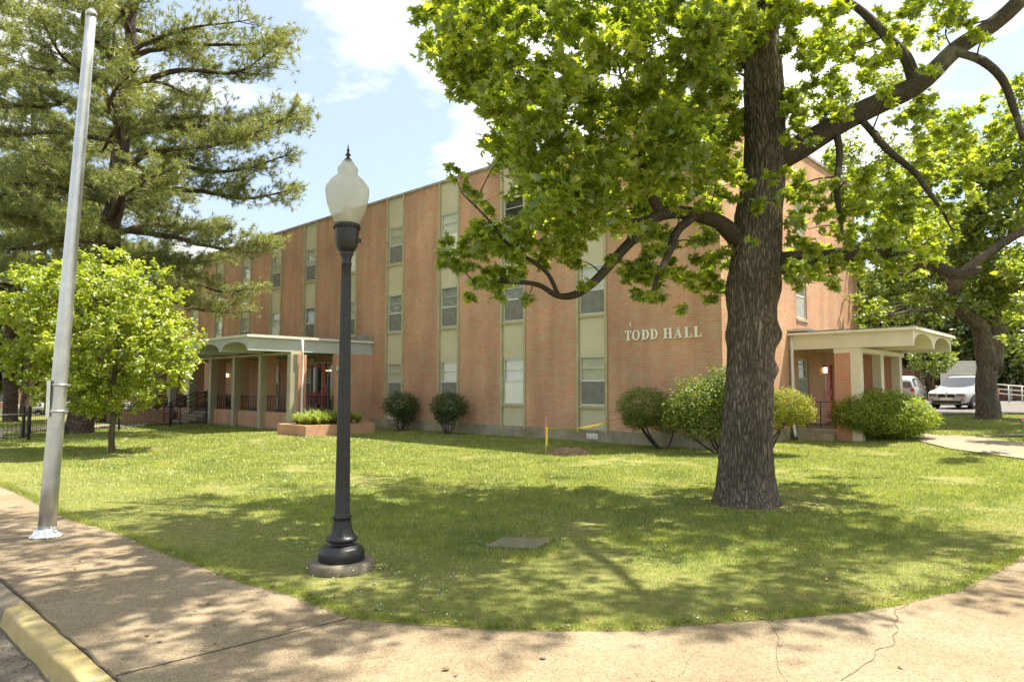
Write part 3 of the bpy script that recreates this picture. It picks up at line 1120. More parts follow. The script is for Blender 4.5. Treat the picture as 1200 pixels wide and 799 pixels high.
# front steps with sloping handrails, in the fourth bay
mb = MB()
for k in range(4):
    mb.box(CS + 7.4, CS + 9.4, 3.72 + 0.32 * k, 4.04 + 0.32 * k, -0.3, 0.56 - 0.14 * (k + 1) + 0.02)
mb.box(CS + 7.36, CS + 9.44, 3.44, 3.718, -0.3, 0.56)
mb.build('step', M['walk'], hall)
for x in (CS + 7.45, CS + 8.4, CS + 9.35):
    mb = MB()
    mb.tube([(x, 3.55, 0.56), (x, 3.55, 1.45)], 0.02, 6)
    mb.tube([(x, 5.05, 0.0), (x, 5.05, 0.82)], 0.02, 6)
    mb.tube([(x, 3.45, 1.46), (x, 3.6, 1.44), (x, 5.1, 0.82), (x, 5.25, 0.80)], 0.022, 6)
    mb.tube([(x, 3.55, 1.0), (x, 5.05, 0.4)], 0.014, 6)
    mb.build('handrail', M['iron'], hall)
# glazed entrance inside the porch, with doors
mb = MB()
x0, x1 = 18.9, 20.9
for x in np.linspace(x0, x1, 5): mb.box(x - 0.03, x + 0.03, 0.01, 0.12, 0.57, 2.85)
mb.box(x0 + 0.031, x1 - 0.031, 0.02, 0.11, 2.78, 2.85); mb.box(x0 + 0.031, x1 - 0.031, 0.02, 0.11, 0.57, 0.66)
o = mb.build('entrance_door', M['alu'], hall)
mb = MB(); mb.add([(x0, 0.055, 0.6), (x1, 0.055, 0.6), (x1, 0.055, 2.8), (x0, 0.055, 2.8)], [(3, 2, 1, 0)]); mb.build('pane', M['glass'], o)
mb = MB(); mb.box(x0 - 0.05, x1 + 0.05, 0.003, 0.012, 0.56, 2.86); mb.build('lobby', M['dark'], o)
o_ent = o
mb = MB(); mb.box(19.62, 19.84, 0.062, 0.066, 1.55, 1.9); mb.build('notice', M['blind_white'], o)
mb = MB(); mb.box(19.45, 19.5, 0.13, 0.17, 1.35, 1.75); mb.build('handle', M['alu'], o)
# red door further along the porch
mb = MB(); mb.box(25.2, 26.2, 0.02, 0.08, 0.57, 2.7); o = mb.build('entrance_door', M['red_paint'], hall); o['label'] = 'red door inside the long porch'
mb = MB(); mb.box(25.45, 25.6, 0.081, 0.085, 1.5, 2.3); mb.build('pane', M['car_glass'], o)
# downspout on the corner pier
def downspout(pts, r=0.045):
    mb = MB(); mb.tube(pts, r, 10); return mb.build('downspout', M['white_paint'], hall)


for x in (19.30, 19.62, 19.95):
    mb = MB(); mb.lathe([(0.01, 0), (0.05, 0.02), (0.05, 0.05), (0.01, 0.06)], 10, (x, 0.034, 2.42)); mb.build('lobby_light', bulb_mat(), o_ent)
downspout([(CS - 0.24, 3.45, 3.55), (CS - 0.24, 3.45, 2.95), (CS - 0.22, 3.42, 2.85), (CS - 0.22, 3.42, 0.55), (CS - 0.26, 3.5, 0.45), (CS - 0.42, 3.75, 0.40)])


def wall_light(p, rz=0.0):
    mb = MB(); mb.box(p[0] - 0.06, p[0] + 0.06, p[1] - 0.06, p[1] + 0.06, p[2] + 0.1, p[2] + 0.16)
    mb.box(p[0] - 0.05, p[0] + 0.05, p[1] - 0.05, p[1] + 0.05, p[2] - 0.12, p[2] - 0.10)
    o = mb.build('wall_light', M['iron'], hall)
    m = bulb_mat()
    mb = MB(); mb.box(p[0] - 0.045, p[0] + 0.045, p[1] - 0.045, p[1] + 0.045, p[2] - 0.099, p[2] + 0.099); mb.build('lamp_glass', m, o)
    return o


wall_light((29.9, 0.10, 2.35))
wall_light((22.9, 0.10, 2.35))
wall_light((-0.10, -7.62, 2.28))
# flood light on the end wall of the porch
mb = MB(); mb.box(CS - 0.30, CS - 0.14, 1.70, 1.86, 2.35, 2.52); mb.tube([(CS - 0.13, 1.78, 2.45), (CS - 0.2, 1.78, 2.45)], 0.02, 6); mb.build('flood_light', M['white_paint'], hall)

# right canopy, out of the short side
R0, R1 = 4.63, 9.63
P = [(-u, z) for u, z in canopy_profile(R0, R1, 2, 2.87, 3.32, 0.40)]
mb = MB(); mb.prism(P, 'x', -3.52, -0.004); o = mb.build('entrance_canopy', M['cream'], hall)
o['label'] = 'small cream canopy with two arches at its end'
mb = MB(); mb.box(-3.64, -0.004, -R1 - 0.12, -R0 + 0.12, 3.322, 3.40); mb.build('roof_edge', M['white_paint'], o)
mb = MB(); mb.box(-3.56, -0.004, -R1 - 0.02, -R0 + 0.02, 3.402, 3.45); mb.build('roof_gravel', M['roof'], o)
mb = MB(); mb.box(-0.62, -0.004, -R0 - 0.45, -R0 + 0.08, 3.452, 3.53); mb.build('flashing', M['galv'], o)
mb = MB(); mb.box(-2.1, -1.35, -R1 + 0.02, -R0 - 0.02, 2.72, 2.868); mb.build('porch_beam', M['cream'], o)
for r in (4.82, 7.0, 9.2):
    pier(-2.08, -r, -0.05 if r < 6 else 0.3, 2.72 if r > 6 else 2.72, 'x', True, 0.46, 0.34)
mb = MB()
mb.box(-2.05, -0.024, -R1, -R0 - 0.05, -0.3, 0.42)
mb.box(-1.34, -0.3, -R0 - 0.05, -R0 + 0.27, -0.3, 0.27)
mb.build('porch_floor', M['foundation'], hall)
# thin rail along the porch side
mb = MB()
for z in (0.52, 1.22): mb.box(-1.33, -0.05, -R0 - 0.12, -R0 - 0.095, z, z + 0.025)
for x in (-1.32, -0.88, -0.46, -0.06): mb.box(x - 0.013, x + 0.013, -R0 - 0.12, -R0 - 0.095, 0.42, 1.219)
mb.build('railing', M['iron'], hall)
# red door
mb = MB(); mb.box(0.08, 0.14, -DOOR[1] + 0.05, -DOOR[0] - 0.05, 0.44, 2.50)
o = mb.build('side_door', M['door_red'], hall)
mb = MB(); mb.box(0.02, 0.16, -DOOR[1], -DOOR[1] + 0.048, 0.43, 2.549); mb.box(0.02, 0.16, -DOOR[0] - 0.048, -DOOR[0], 0.43, 2.549); mb.box(0.02, 0.16, -DOOR[1] + 0.048, -DOOR[0] - 0.048, 2.502, 2.549)
mb.build('door_frame', M['door_red'], o)
mb = MB(); mb.box(0.074, 0.079, -DOOR[0] - 0.28, -DOOR[0] - 0.14, 1.55, 2.3); mb.build('pane', M['car_glass'], o)
mb = MB(); mb.tube([(0.03, -DOOR[1] + 0.18, 1.45), (0.03, -DOOR[1] + 0.18, 1.6)], 0.014, 6); mb.box(0.03, 0.08, -DOOR[1] + 0.15, -DOOR[1] + 0.21, 1.4, 1.44); mb.build('handle', M['alu'], o)
downspout([(-0.10, -R0 + 0.02, 3.3), (-0.10, -R0 + 0.02, 0.42), (-0.16, -R0 + 0.10, 0.28), (-0.24, -R0 + 0.22, 0.12)], 0.05)

# ------------------------------------------------------------------ porch furniture and planters
sw = thing('porch_swing', 'red wooden swing bench hanging in a red frame on the porch', 'swing', hw(17.65, 2.2, 0.56), RZ)
mb = MB()
for x in (-1.35, 1.35):
    mb.box(x - 0.05, x + 0.05, -0.05, 0.05, 0.08, 1.944); mb.box(x - 0.05, x + 0.05, -0.5, 0.5, 0.0, 0.079)
mb.box(-1.40, 1.40, -0.05, 0.05, 1.945, 2.03)
for x, d in ((-1.35, 1), (1.35, -1)): mb.tube([(x, 0, 1.6), (x + d * 0.35, 0, 1.95)], 0.035, 6)
mb.build('frame', M['red_paint'], sw)
mb = MB()
for k in range(5): mb.box(-1.05, 1.05, -0.22 + k * 0.1, -0.13 + k * 0.1, 0.36, 0.39)
mb.build('seat', M['red_paint'], sw)
mb = MB()
for k in range(5): mb.box(-1.05, 1.05, -0.29, -0.26, 0.42 + k * 0.1, 0.50 + k * 0.1)
mb.box(-1.00, -0.94, -0.259, -0.23, 0.36, 0.9); mb.box(0.94, 1.00, -0.259, -0.23, 0.36, 0.9)
mb.build('backrest', M['red_paint'], sw)
mb = MB()
for x in (-1.02, 1.02): mb.tube([(x, 0.2, 0.38), (x, 0, 1.2), (x, 0, 1.95)], 0.012, 5); mb.tube([(x, -0.25, 0.8), (x, 0, 1.2)], 0.012, 5)
mb.build('chain', M['iron'], sw)


def planter(s0, s1, n0, n1, h, label):
    o = thing('brick_planter', label, 'planter', hw((s0 + s1) / 2, (n0 + n1) / 2, 0), RZ)
    a, b = (s1 - s0) / 2, (n1 - n0) / 2
    t = 0.2
    mb = MB()
    mb.box(-a, a, b - t, b, -0.2, h); mb.box(-a, a, -b, -b + t, -0.2, h)
    mb.box(-a, -a + t, -b + t, b - t, -0.2, h); mb.box(a - t, a, -b + t, b - t, -0.2, h)
    mb.build('wall', M['brick'], o)
    mb = MB(); mb.box(-a + t, a - t, -b + t, b - t, -0.2, h - 0.06); mb.build('soil', M['mound'], o)
    return o


PL = (12.9, 14.9, 2.1, 4.95)
planter(*PL, 0.36, 'low brick planter of daylilies at the near corner of the long porch')
PL2 = (27.2, 29.6, 4.0, 6.4)
planter(*PL2, 0.55, 'small brick planter beyond the porch steps behind the iron fence')


def lily_mesh(seed, n=60, L=0.55):
    r = np.random.default_rng(seed)
    V, F = [], []
    for i in range(n):
        a = r.uniform(0, 2 * math.pi)
        l = L * r.uniform(0.6, 1.15)
        out = r.uniform(0.45, 1.15)
        w = 0.013 * r.uniform(0.8, 1.3)
        d = np.array([math.cos(a), math.sin(a), 0])
        sd = np.array([-d[1], d[0], 0])
        b = len(V)
        for k in range(5):
            t = k / 4
            p = d * (out * l * t * (0.5 + 0.5 * t)) + np.array([0, 0, l * (1.25 * t - 0.75 * out * t * t * t)])
            ww = w * (1 - t) ** 0.6 + 0.001
            V += [p - sd * ww, p + sd * ww]
        F += [(b + 2 * k, b + 2 * k + 1, b + 2 * k + 3, b + 2 * k + 2) for k in range(4)]
    return np.array(V), np.array(F)


def lilies(box, h, n, label, group, L):
    protos_ = []
    for i in range(n):
        s = random.uniform(box[0] + 0.35, box[1] - 0.35)
        y = box[2] + 0.4 + (box[3] - box[2] - 0.8) * (i + random.random() * 0.7) / n
        if i < 3:
            V, F = lily_mesh(20 + i, 75, L)
            o = np_mesh('daylily', V, F, M['lily'])
            protos_.append(o)
            tag(o, label, 'plant', group)
        else:
            o = protos_[i % 3].copy(); COL.objects.link(o)
        o.location = hw(s, y, h - 0.08)
        o.rotation_euler = (0, 0, random.uniform(0, 6))
        sc = random.uniform(0.8, 1.2)
        o.scale = (sc, sc, sc)


lilies(PL, 0.36, 38, 'strap leaved green daylily growing in the low brick planter', 'daylilies in the near planter', 0.62)
lilies(PL2, 0.55, 6, 'strap leaved daylily in the small planter beyond the steps', 'daylilies in the far planter', 0.6)

# ------------------------------------------------------------------ lamp post
LP = gnd(400, 667)
lamp = thing('street_lamp', 'dark fluted lamp post with acorn glass globe on a round concrete base', 'street lamp', LP)
mb = MB(); mb.lathe([(0.30, -0.1), (0.305, 0.02), (0.30, 0.075), (0.285, 0.09), (0.2, 0.092)], 40); mb.build('concrete_base', M['lamp_base'], lamp)
mb = MB()
mb.lathe([(0.205, 0.085), (0.212, 0.10), (0.212, 0.165), (0.205, 0.185), (0.20, 0.19), (0.198, 0.2), (0.165, 0.222), (0.12, 0.236), (0.108, 0.25),
          (0.112, 0.262), (0.140, 0.27), (0.146, 0.285), (0.140, 0.30), (0.125, 0.312)], 40)
mb.build('base', M['lamp_iron'], lamp)
mb = MB()
mb.lathe([(0.122, 0.312), (0.105, 0.34), (0.09, 0.39), (0.08, 0.45), (0.078, 0.468), (0.088, 0.474), (0.09, 0.485), (0.088, 0.496), (0.078, 0.502),
          (0.070, 0.52), (0.066, 0.9), (0.060, 1.5), (0.054, 2.1), (0.048, 2.7), (0.046, 2.86), (0.052, 2.868), (0.052, 2.885), (0.046, 2.892),
          (0.047, 2.93), (0.062, 2.965), (0.066, 2.985), (0.060, 2.995)], 96, flute=(0.33, 2.86, 12, 0.10))
mb.build('shaft', M['lamp_iron'], lamp)
mb = MB()
mb.lathe([(0.055, 2.99), (0.075, 3.0), (0.10, 3.04), (0.113, 3.12), (0.116, 3.2), (0.118, 3.225), (0.126, 3.23), (0.128, 3.25), (0.122, 3.262), (0.10, 3.265)], 40)
for k in range(20):
    a = 2 * math.pi * k / 20
    mb.lathe([(0.001, -0.012), (0.012, 0), (0.001, 0.012)], 6, (0.124 * math.cos(a), 0.124 * math.sin(a), 3.222))
mb.box(0.09, 0.135, -0.02, 0.02, 3.08, 3.12)
mb.build('globe_holder', M['lamp_iron'], lamp)
mb = MB()
gp_ = [(0.10, 3.262), (0.128, 3.30), (0.165, 3.38), (0.192, 3.46), (0.206, 3.54), (0.209, 3.60), (0.204, 3.625), (0.190, 3.645), (0.172, 3.67), (0.150, 3.70), (0.118, 3.725),
       (0.098, 3.74), (0.096, 3.76), (0.098, 3.80), (0.096, 3.815), (0.080, 3.835), (0.064, 3.85), (0.058, 3.87), (0.045, 3.885), (0.02, 3.89)]
mb.lathe(gp_, 120, flute=(3.28, 3.60, 40, 0.03))
mb.build('globe', M['globe'], lamp)
mb = MB()
mb.lathe([(0.03, 3.885), (0.038, 3.895), (0.03, 3.905), (0.016, 3.915), (0.014, 3.93), (0.026, 3.94), (0.026, 3.95), (0.014, 3.958), (0.010, 3.98), (0.016, 3.99), (0.008, 4.005), (0.002, 4.05)], 16)
mb.build('finial', M['lamp_iron'], lamp)
mb = MB(); mb.lathe([(0.05, 3.27), (0.055, 3.30), (0.05, 3.40), (0.03, 3.43)], 16); mb.build('lamp_socket', M['white_paint'], lamp)

# ------------------------------------------------------------------ metal pole by the kerb
FP = gnd(54, 629)
fpole = thing('metal_pole', 'tall tapered grey metal pole standing in the pavement by the kerb', 'pole', FP)
top = Vector((0.26, 0.0, 4.42 + 1.7))
mb = MB(); mb.tube([Vector((0, 0, -0.1)).lerp(top, 0) if k == 0 else top * (k / 10) for k in range(11)], [0.092 - 0.037 * k / 10 for k in range(11)], 28)
mb.build('pole', M['galv'], fpole)
mb = MB(); mb.tube([top * 0.999, top * 1.006, top * 1.012], [0.062, 0.062, 0.03], 20); mb.build('cap', M['galv'], fpole)
mb = MB()
prof = [(0.16, 0.004), (0.165, 0.02), (0.13, 0.05), (0.115, 0.08), (0.104, 0.10), (0.09, 0.102)]
v, fs = [], []
seg = 40
for r, z in prof:
    for k in range(seg):
        a = 2 * math.pi * k / seg
        rr = r * (1 + 0.10 * noise.noise(Vector((math.cos(a) * 2.2, math.sin(a) * 2.2, z * 20)))) if r > 0.1 else r
        v.append((rr * math.cos(a), rr * math.sin(a), z + 0.012 * noise.noise(Vector((math.cos(a) * 4, math.sin(a) * 4, r * 9)))))
for i in range(len(prof) - 1):
    for k in range(seg): fs.append((i * seg + k, i * seg + (k + 1) % seg, (i + 1) * seg + (k + 1) % seg, (i + 1) * seg + k))
mb.add(v, fs, False); mb.build('collar', M['foil'], fpole)
mb = MB()
t0 = top * (1.42 / top.z); t1 = top * (1.74 / top.z)
mb.box(-0.018, 0.018, -0.16, 0.16, 1.36, 1.77)
sp_ = mb.build('sign_plate', M['alu'], fpole)
sp_.location = (t0.x - 0.115, 0.02, 0)
sp_.rotation_euler = (0, 0, math.radians(32))
for t, z in ((t0, 1.42), (t1, 1.72)):
    mb = MB(); mb.lathe([(0.084, -0.014), (0.094, -0.012), (0.094, 0.012), (0.084, 0.014)], 28, (t.x, t.y, z)); mb.box(t.x - 0.12, t.x - 0.08, -0.02, 0.02, z - 0.012, z + 0.012); mb.box(t.x + 0.088, t.x + 0.125, -0.015, 0.015, z - 0.014, z + 0.014)
    mb.build('band', M['galv'], fpole)

# ------------------------------------------------------------------ stake, ribbon, barrier tape, heap of soil
SP = gnd(640, 532)
st = thing('wooden_stake', 'thin wooden stake with pink ribbon beside the heap of bare soil', 'stake', SP, 0.3)
mb = MB(); mb.box(-0.016, 0.016, -0.016, 0.016, -0.2, 0.95); mb.build('shaft', M['wood'], st)
mb = MB(); mb.box(-0.019, 0.019, -0.019, 0.019, 0.74, 0.952); mb.prism([(-0.03, 0.75), (-0.06, 0.5), (-0.035, 0.45), (-0.005, 0.74)], 'y', -0.028, -0.0265); mb.build('ribbon', M['pink'], st)
TA, TB = SP + Vector((0.0, -0.03, 0.66)), Vector((3.25, 18.9, 0.98))
mb = MB()
v = []
for k in range(31):
    t = k / 30
    p = TA.lerp(TB, t) - Vector((0, 0, 0.16 * 4 * t * (1 - t)))
    tw = 0.9 * math.sin(t * 9) + 0.4
    o = Vector((0.25 * math.sin(tw) * 0.05, -0.05 * math.sin(tw), 0.022 * math.cos(tw * 0.7)))
    v += [p + o, p - o]
mb.add(v, [(2 * k, 2 * k + 1, 2 * k + 3, 2 * k + 2) for k in range(30)], True)
tail = [TA + Vector((0, -0.03, 0.03)), TA + Vector((0.04, -0.03, 0.02)), TA + Vector((0.03, -0.05, -0.45)), TA + Vector((-0.01, -0.05, -0.42))]
mb.add(tail, [(0, 1, 2, 3)])
tag(mb.build('barrier_tape', M['tape']), 'yellow barrier tape sagging from the wooden stake to a shrub', 'barrier tape')
mb = MB()
r_, s_ = 14, 26
v = []
hc = gnd(668, 531)
for i in range(r_ + 1):
    for k in range(s_):
        a = 2 * math.pi * k / s_
        R = i / r_ * 0.62 * (1 + 0.25 * noise.noise(Vector((math.cos(a) * 1.5, math.sin(a) * 1.5, 3))))
        h = 0.15 * (1 - (i / r_) ** 2) + 0.07 * noise.noise(Vector((R * math.cos(a) * 6, R * math.sin(a) * 6, 1))) * (1 - (i / r_) ** 3)
        v.append((hc.x + R * math.cos(a), hc.y + R * 0.8 * math.sin(a), h - 0.01))
mb.add(v, [(i * s_ + k, i * s_ + (k + 1) % s_, (i + 1) * s_ + (k + 1) % s_, (i + 1) * s_ + k) for i in range(r_) for k in range(s_)], True)
tag(mb.build('soil_heap', M['mound']), 'small heap of bare brown soil dug out of the lawn', 'soil heap')
p = gp(1197, 500)
fl = thing('marker_flag', 'small magenta marker flag on a wire stuck in the lawn', 'marker flag', (p[0], p[1], gz(*p)))
mb = MB(); mb.tube([(0, 0, -0.05), (0, 0, 0.42)], 0.005, 5); mb.build('wire', M['iron'], fl)
mb = MB(); mb.add([(0, 0, 0.42), (0.09, 0.02, 0.40), (0.10, 0, 0.31), (0, 0, 0.32)], [(0, 1, 2, 3)]); mb.build('flag', M['magenta'], fl)

# ------------------------------------------------------------------ iron fence on the left
def fence(pts, label, h=0.95, gap=0.115):
    a0 = Vector((*pts[0], gz(*pts[0])))
    o = thing('iron_fence', label, 'fence', a0)
    rails, pick_ = MB(), MB()
    for i in range(len(pts) - 1):
        a = Vector((*pts[i], gz(*pts[i]))) - a0
        b = Vector((*pts[i + 1], gz(*pts[i + 1]))) - a0
        for z in (0.13, h - 0.12): rails.tube([a + Vector((0, 0, z)), b + Vector((0, 0, z))], 0.014, 4, False)
        n = int((b - a).length / gap)
        for k in range(1, n):
            q = a.lerp(b, k / n)
            pick_.tube([q + Vector((0, 0, 0.05)), q + Vector((0, 0, h))], 0.0085, 4, False)
    for i, p in enumerate(pts):
        q = Vector((*p, gz(*p))) - a0
        mb = MB(); mb.box(q.x - 0.032, q.x + 0.032, q.y - 0.032, q.y + 0.032, q.z - 0.1, q.z + h + 0.08); mb.lathe([(0.02, 0), (0.03, 0.02), (0.01, 0.05)], 8, (q.x, q.y, q.z + h + 0.08)); mb.build('post', M['iron'], o)
    rails.build('rail', M['iron'], o)
    pick_.build('picket', M['iron'], o)


fence([hw(22.9, 4.15).xy[:], (-14.6, 29.3), (-15.45, 27.0), (-15.9, 25.9)], 'black iron picket fence running from the porch to the leaning pine')
fence([(-16.75, 25.0), (-16.6, 23.6), (-16.3, 22.9)], 'short black iron fence between the pine trunk and the walk opening')
fence([(-15.4, 21.9), (-15.9, 20.9), (-16.9, 20.4), (-19.0, 20.0), (-21.5, 20.0)], 'black iron picket fence left of the walk opening with a white box behind')
o = thing('white_box', 'small ribbed white box standing behind the iron fence', 'box', (-16.6, 22.0, 0))
mb = MB(); mb.box(-0.2, 0.2, -0.15, 0.15, 0, 0.28)
for k in range(7): mb.box(-0.19 + k * 0.06, -0.165 + k * 0.06, -0.165, -0.15, 0.02, 0.26)
mb.build('body', M['white_paint'], o)
mb = MB(); mb.box(-0.21, 0.21, -0.16, 0.16, 0.281, 0.31); mb.build('lid', M['white_paint'], o)

# ------------------------------------------------------------------ vehicles
def wheel(parent, x, y, r=0.34, w=0.22):
    t = MB(); seg = 28
    prof = [(r * 0.62, -w / 2), (r * 0.93, -w / 2), (r, -w / 2 + 0.04), (r, w / 2 - 0.04), (r * 0.93, w / 2), (r * 0.62, w / 2)]
    v = [(x + R * math.cos(2 * math.pi * k / seg), y + q, r + R * math.sin(2 * math.pi * k / seg)) for R, q in prof for k in range(seg)]
    t.add(v, [(i * seg + k, i * seg + (k + 1) % seg, (i + 1) * seg + (k + 1) % seg, (i + 1) * seg + k) for i in range(5) for k in range(seg)], True)
    o = t.build('wheel', M['tyre'], parent)
    m = MB(); sd = 1 if y > 0 else -1
    m.disc((x, y + sd * (w / 2 - 0.05), r), r * 0.63, 'y', 24, 0.05)
    for k in range(5):
        a = 2 * math.pi * k / 5
        c, s = math.cos(a), math.sin(a)
        m.add([(x + c * 0.03 - s * 0.03, y + sd * (w / 2 - 0.015), r + s * 0.03 + c * 0.03), (x + c * r * .6 - s * 0.05, y + sd * (w / 2 - 0.01), r + s * r * .6 + c * 0.05),
               (x + c * r * .6 + s * 0.05, y + sd * (w / 2 - 0.01), r + s * r * .6 - c * 0.05), (x + c * 0.03 + s * 0.03, y + sd * (w / 2 - 0.015), r + s * 0.03 - c * 0.03)], [(0, 1, 2, 3)])
    m.build('rim', M['rim'], o)


def car(label, cat, loc, rz, L=4.45, W=1.80, H=1.54, paint='car_white', kind='suv', group=None, detail=True):
    """faces local +x; stations along the length: (x, belt z, roof z, half width at belt, half width at roof)"""
    o = thing('parked_car', label, cat, loc, rz, group)
    h = L / 2
    W2 = W / 2
    if kind == 'suv':
        st_ = [(-h, .85, .88, .80), (-h + .05, .98, 1.02, .88), (-h + .35, 1.02, 1.42, .98), (-h + .6, 1.02, H - .03, 1), (-h + 1.5, 1.0, H, 1), (h - 2.15, .95, H - .02, 1),
               (h - 1.95, .95, H - .06, 1), (h - 1.15, .92, .95, 1), (h - .6, .89, .905, .99), (h - .14, .82, .83, .95), (h - .02, .73, .735, .91), (h, .66, .665, .86)]
    elif kind == 'sedan':
        st_ = [(-h, .80, .82, .75), (-h + .1, .92, .94, .86), (-h + .9, .95, .99, 1), (-h + 1.5, .95, H - .05, 1), (-h + 2.1, .93, H, 1), (h - 1.85, .92, H - .08, 1),
               (h - 1.1, .90, .93, 1), (h - .45, .82, .84, .95), (h - .08, .70, .71, .85), (h, .6, .605, .72)]
    else:
        st_ = [(-h, .9, .92, .9), (-h + .05, 1.0, H - .35, .96), (-h + .3, 1.02, H - .03, 1), (-h + 1.5, 1.0, H, 1), (h - 1.9, 1.0, H - .03, 1), (h - 1.6, 1.0, H - .12, 1), (h - .95, .99, 1.03, 1), (h - .4, .92, .94, .97), (h, .7, .705, .8)]
    v, nsec = [], 0
    for (x, bz, rz_, wf) in st_:
        w = W2 * wf
        tum = 0.78 if rz_ - bz > 0.2 else 0.93
        ring = [(w * .86, .22), (w * .97, .36), (w, .62), (w * .985, bz - .05), (w * .95, bz), (w * (tum + .05), bz + (rz_ - bz) * .75), (w * tum * .93, rz_ - .012), (w * .5, rz_ + .0)]
        pts = [(x, -a, z) for a, z in ring] + [(x, a, z) for a, z in reversed(ring)]
        nsec = len(pts)
        v += pts
    fs = []
    for i in range(len(st_) - 1):
        for k in range(nsec):
            k2 = (k + 1) % nsec
            fs.append((i * nsec + k, (i + 1) * nsec + k, (i + 1) * nsec + k2, i * nsec + k2))
    fs.append(tuple(range(nsec))); fs.append(tuple((len(st_) - 1) * nsec + k for k in range(nsec - 1, -1, -1)))
    mb = MB(); mb.add(v, fs, True)
    body = mb.build('body', M[paint], o)
    m = body.modifiers.new('round', 'SUBSURF'); m.levels = 1; m.render_levels = 2

    def shell(name, x0, x1, side, mat, zlo, zhi, inset=0.008):
        """pane lying on the outside of the greenhouse between two stations"""
        def sec(x):
            for i in range(len(st_) - 1):
                if st_[i][0] <= x <= st_[i + 1][0]:
                    t = (x - st_[i][0]) / (st_[i + 1][0] - st_[i][0])
                    return [a + (b - a) * t for a, b in zip(st_[i], st_[i + 1])]
            return st_[0]
        q = []
        m_ = MB()
        N_ = 8
        for i in range(N_ + 1):
            x = x0 + (x1 - x0) * i / N_
            _, bz, rz_, wf = sec(x)
            w = W2 * wf
            hh = rz_ - bz
            for t in (zlo, zhi):
                z = bz + hh * t
                yy = w * (.95 + (.80 - .95) * min(1, t / .75)) + inset
                q.append((x, side * yy, z))
        m_.add(q, [(2 * i, 2 * i + 2, 2 * i + 3, 2 * i + 1) for i in range(N_)])
        return m_.build(name, M[mat], o)
    # windscreen and rear window
    ws = [s for s in st_ if s[0] > 0]
    fi = max(i for i, s in enumerate(st_) if s[2] - s[1] > 0.3)
    xa, xb = st_[fi][0], st_[fi + 1][0]
    za, zb = st_[fi][2], st_[fi + 1][2]
    mb = MB()
    q = []
    for i in range(7):
        t = 0.10 + 0.86 * i / 6
        x, z = xa + (xb - xa) * t, za + (zb - za) * t
        w = W2 * (0.72 + 0.14 * t)
        for k in range(9):
            u = -1 + 2 * k / 8
            q.append((x + 0.055 - 0.07 * u * u, w * u, z + 0.035 - 0.012 * u * u))
    mb.add(q, [(i * 9 + k, i * 9 + k + 1, (i + 1) * 9 + k + 1, (i + 1) * 9 + k) for i in range(6) for k in range(8)], True)
    mb.build('windscreen', M['car_glass'], o)
    ri = min(i for i, s in enumerate(st_) if s[2] - s[1] > 0.3)
    x0r, z0r, x1r, z1r = st_[ri - 1][0], st_[ri - 1][2], st_[ri][0], st_[ri][2]
    mb = MB()
    q = []
    for t, w in ((0.15, .80), (0.9, .70)):
        for s in (-1, 1): q.append((x0r + (x1r - x0r) * t - 0.03, s * W2 * w, z0r + (z1r - z0r) * t + 0.02))
    mb.add(q, [(0, 1, 3, 2)]); mb.build('rear_window', M['car_glass'], o)
    xr, xf = st_[ri][0] + .05, xa + .45
    mid = (xr + xf) / 2 + .05
    for s in (-1, 1):
        shell('side_window', xr + .15, mid - .05, s, 'car_glass', .08, .78)
        shell('side_window', mid + .05, xf - .05, s, 'car_glass', .08, .74)
    fx, rx = h - .85, -h + .80
    for x in (fx, rx):
        for s in (-1, 1):
            wheel(o, x, s * (W2 - .12))
            mb = MB()
            seg = 20
            mb.prism([(x + .40 * math.cos(math.pi * k / seg), .30 + .40 * math.sin(math.pi * k / seg)) for k in range(seg + 1)], 'y', s * (W2 - .02), s * (W2 + .004))
            mb.build('wheel_arch', M['dark'], o)
    mb = MB(); mb.box(-h + .3, h - .3, -W2 * .9, W2 * .9, .18, .3); mb.build('underbody', M['dark'], o)
    for s in (-1, 1):
        mb = MB()
        hx = h + .035
        mb.prism([(hx - .05, .60), (hx + .0, .62), (hx - .02, .74), (hx - .28, .80), (hx - .30, .73)], 'y', s * W2 * .50, s * (W2 * .84))
        mb.build('headlight', M['head_lens'], o, bevel=0.01)
        mb = MB(); mb.box(-h - .01, -h + .18, s * W2 * .72, s * W2 * .93, .78, .98) if s > 0 else mb.box(-h - .01, -h + .18, s * W2 * .93, s * W2 * .72, .78, .98)
        mb.build('tail_light', M['tail_lens'], o)
        mb = MB()
        mb.lathe([(0.02, -.07), (.075, -.05), (.08, .04), (.03, .075)], 10, (fx - .75, s * (W2 + .10), 1.03)); mb.box(fx - .77, fx - .73, min(s * (W2 - .04), s * (W2 + .08)), max(s * (W2 - .04), s * (W2 + .08)), 1.0, 1.03)
        mb.build('mirror', M[paint], o)
        mb = MB()
        for xx in (mid,): mb.box(xx - .12, xx + .02, min(s * (W2 - .005), s * (W2 + .012)), max(s * (W2 - .005), s * (W2 + .012)), .84, .87)
        mb.build('door_handle', M['alu'], o)
    if detail:
        for s in (-1, 1):          # twin rounded grilles with upright slats
            g = MB()
            cy, hw_, hh = s * .20, .165, .085
            g.prism([(cy + hw_ * math.copysign(abs(math.cos(a)) ** .5, math.cos(a)), .63 + hh * math.copysign(abs(math.sin(a)) ** .5, math.sin(a))) for a in np.linspace(0, 2 * math.pi, 24, endpoint=False)], 'x', h - .08, h + .012)
            g.build('grille', M['dark'], o)
            f_ = MB(); f_.disc((h + .0, s * .66, .44), .05, 'x', 14, .1); f_.build('fog_light', M['head_lens'], o)
        mb = MB(); mb.box(h - .3, h + .005, -.62, .62, .27, .40); mb.build('bumper', M['dark'], o)
        mb = MB(); mb.box(h, h + .02, -.26, .26, .43, .55); mb.build('number_plate', M['white_paint'], o)
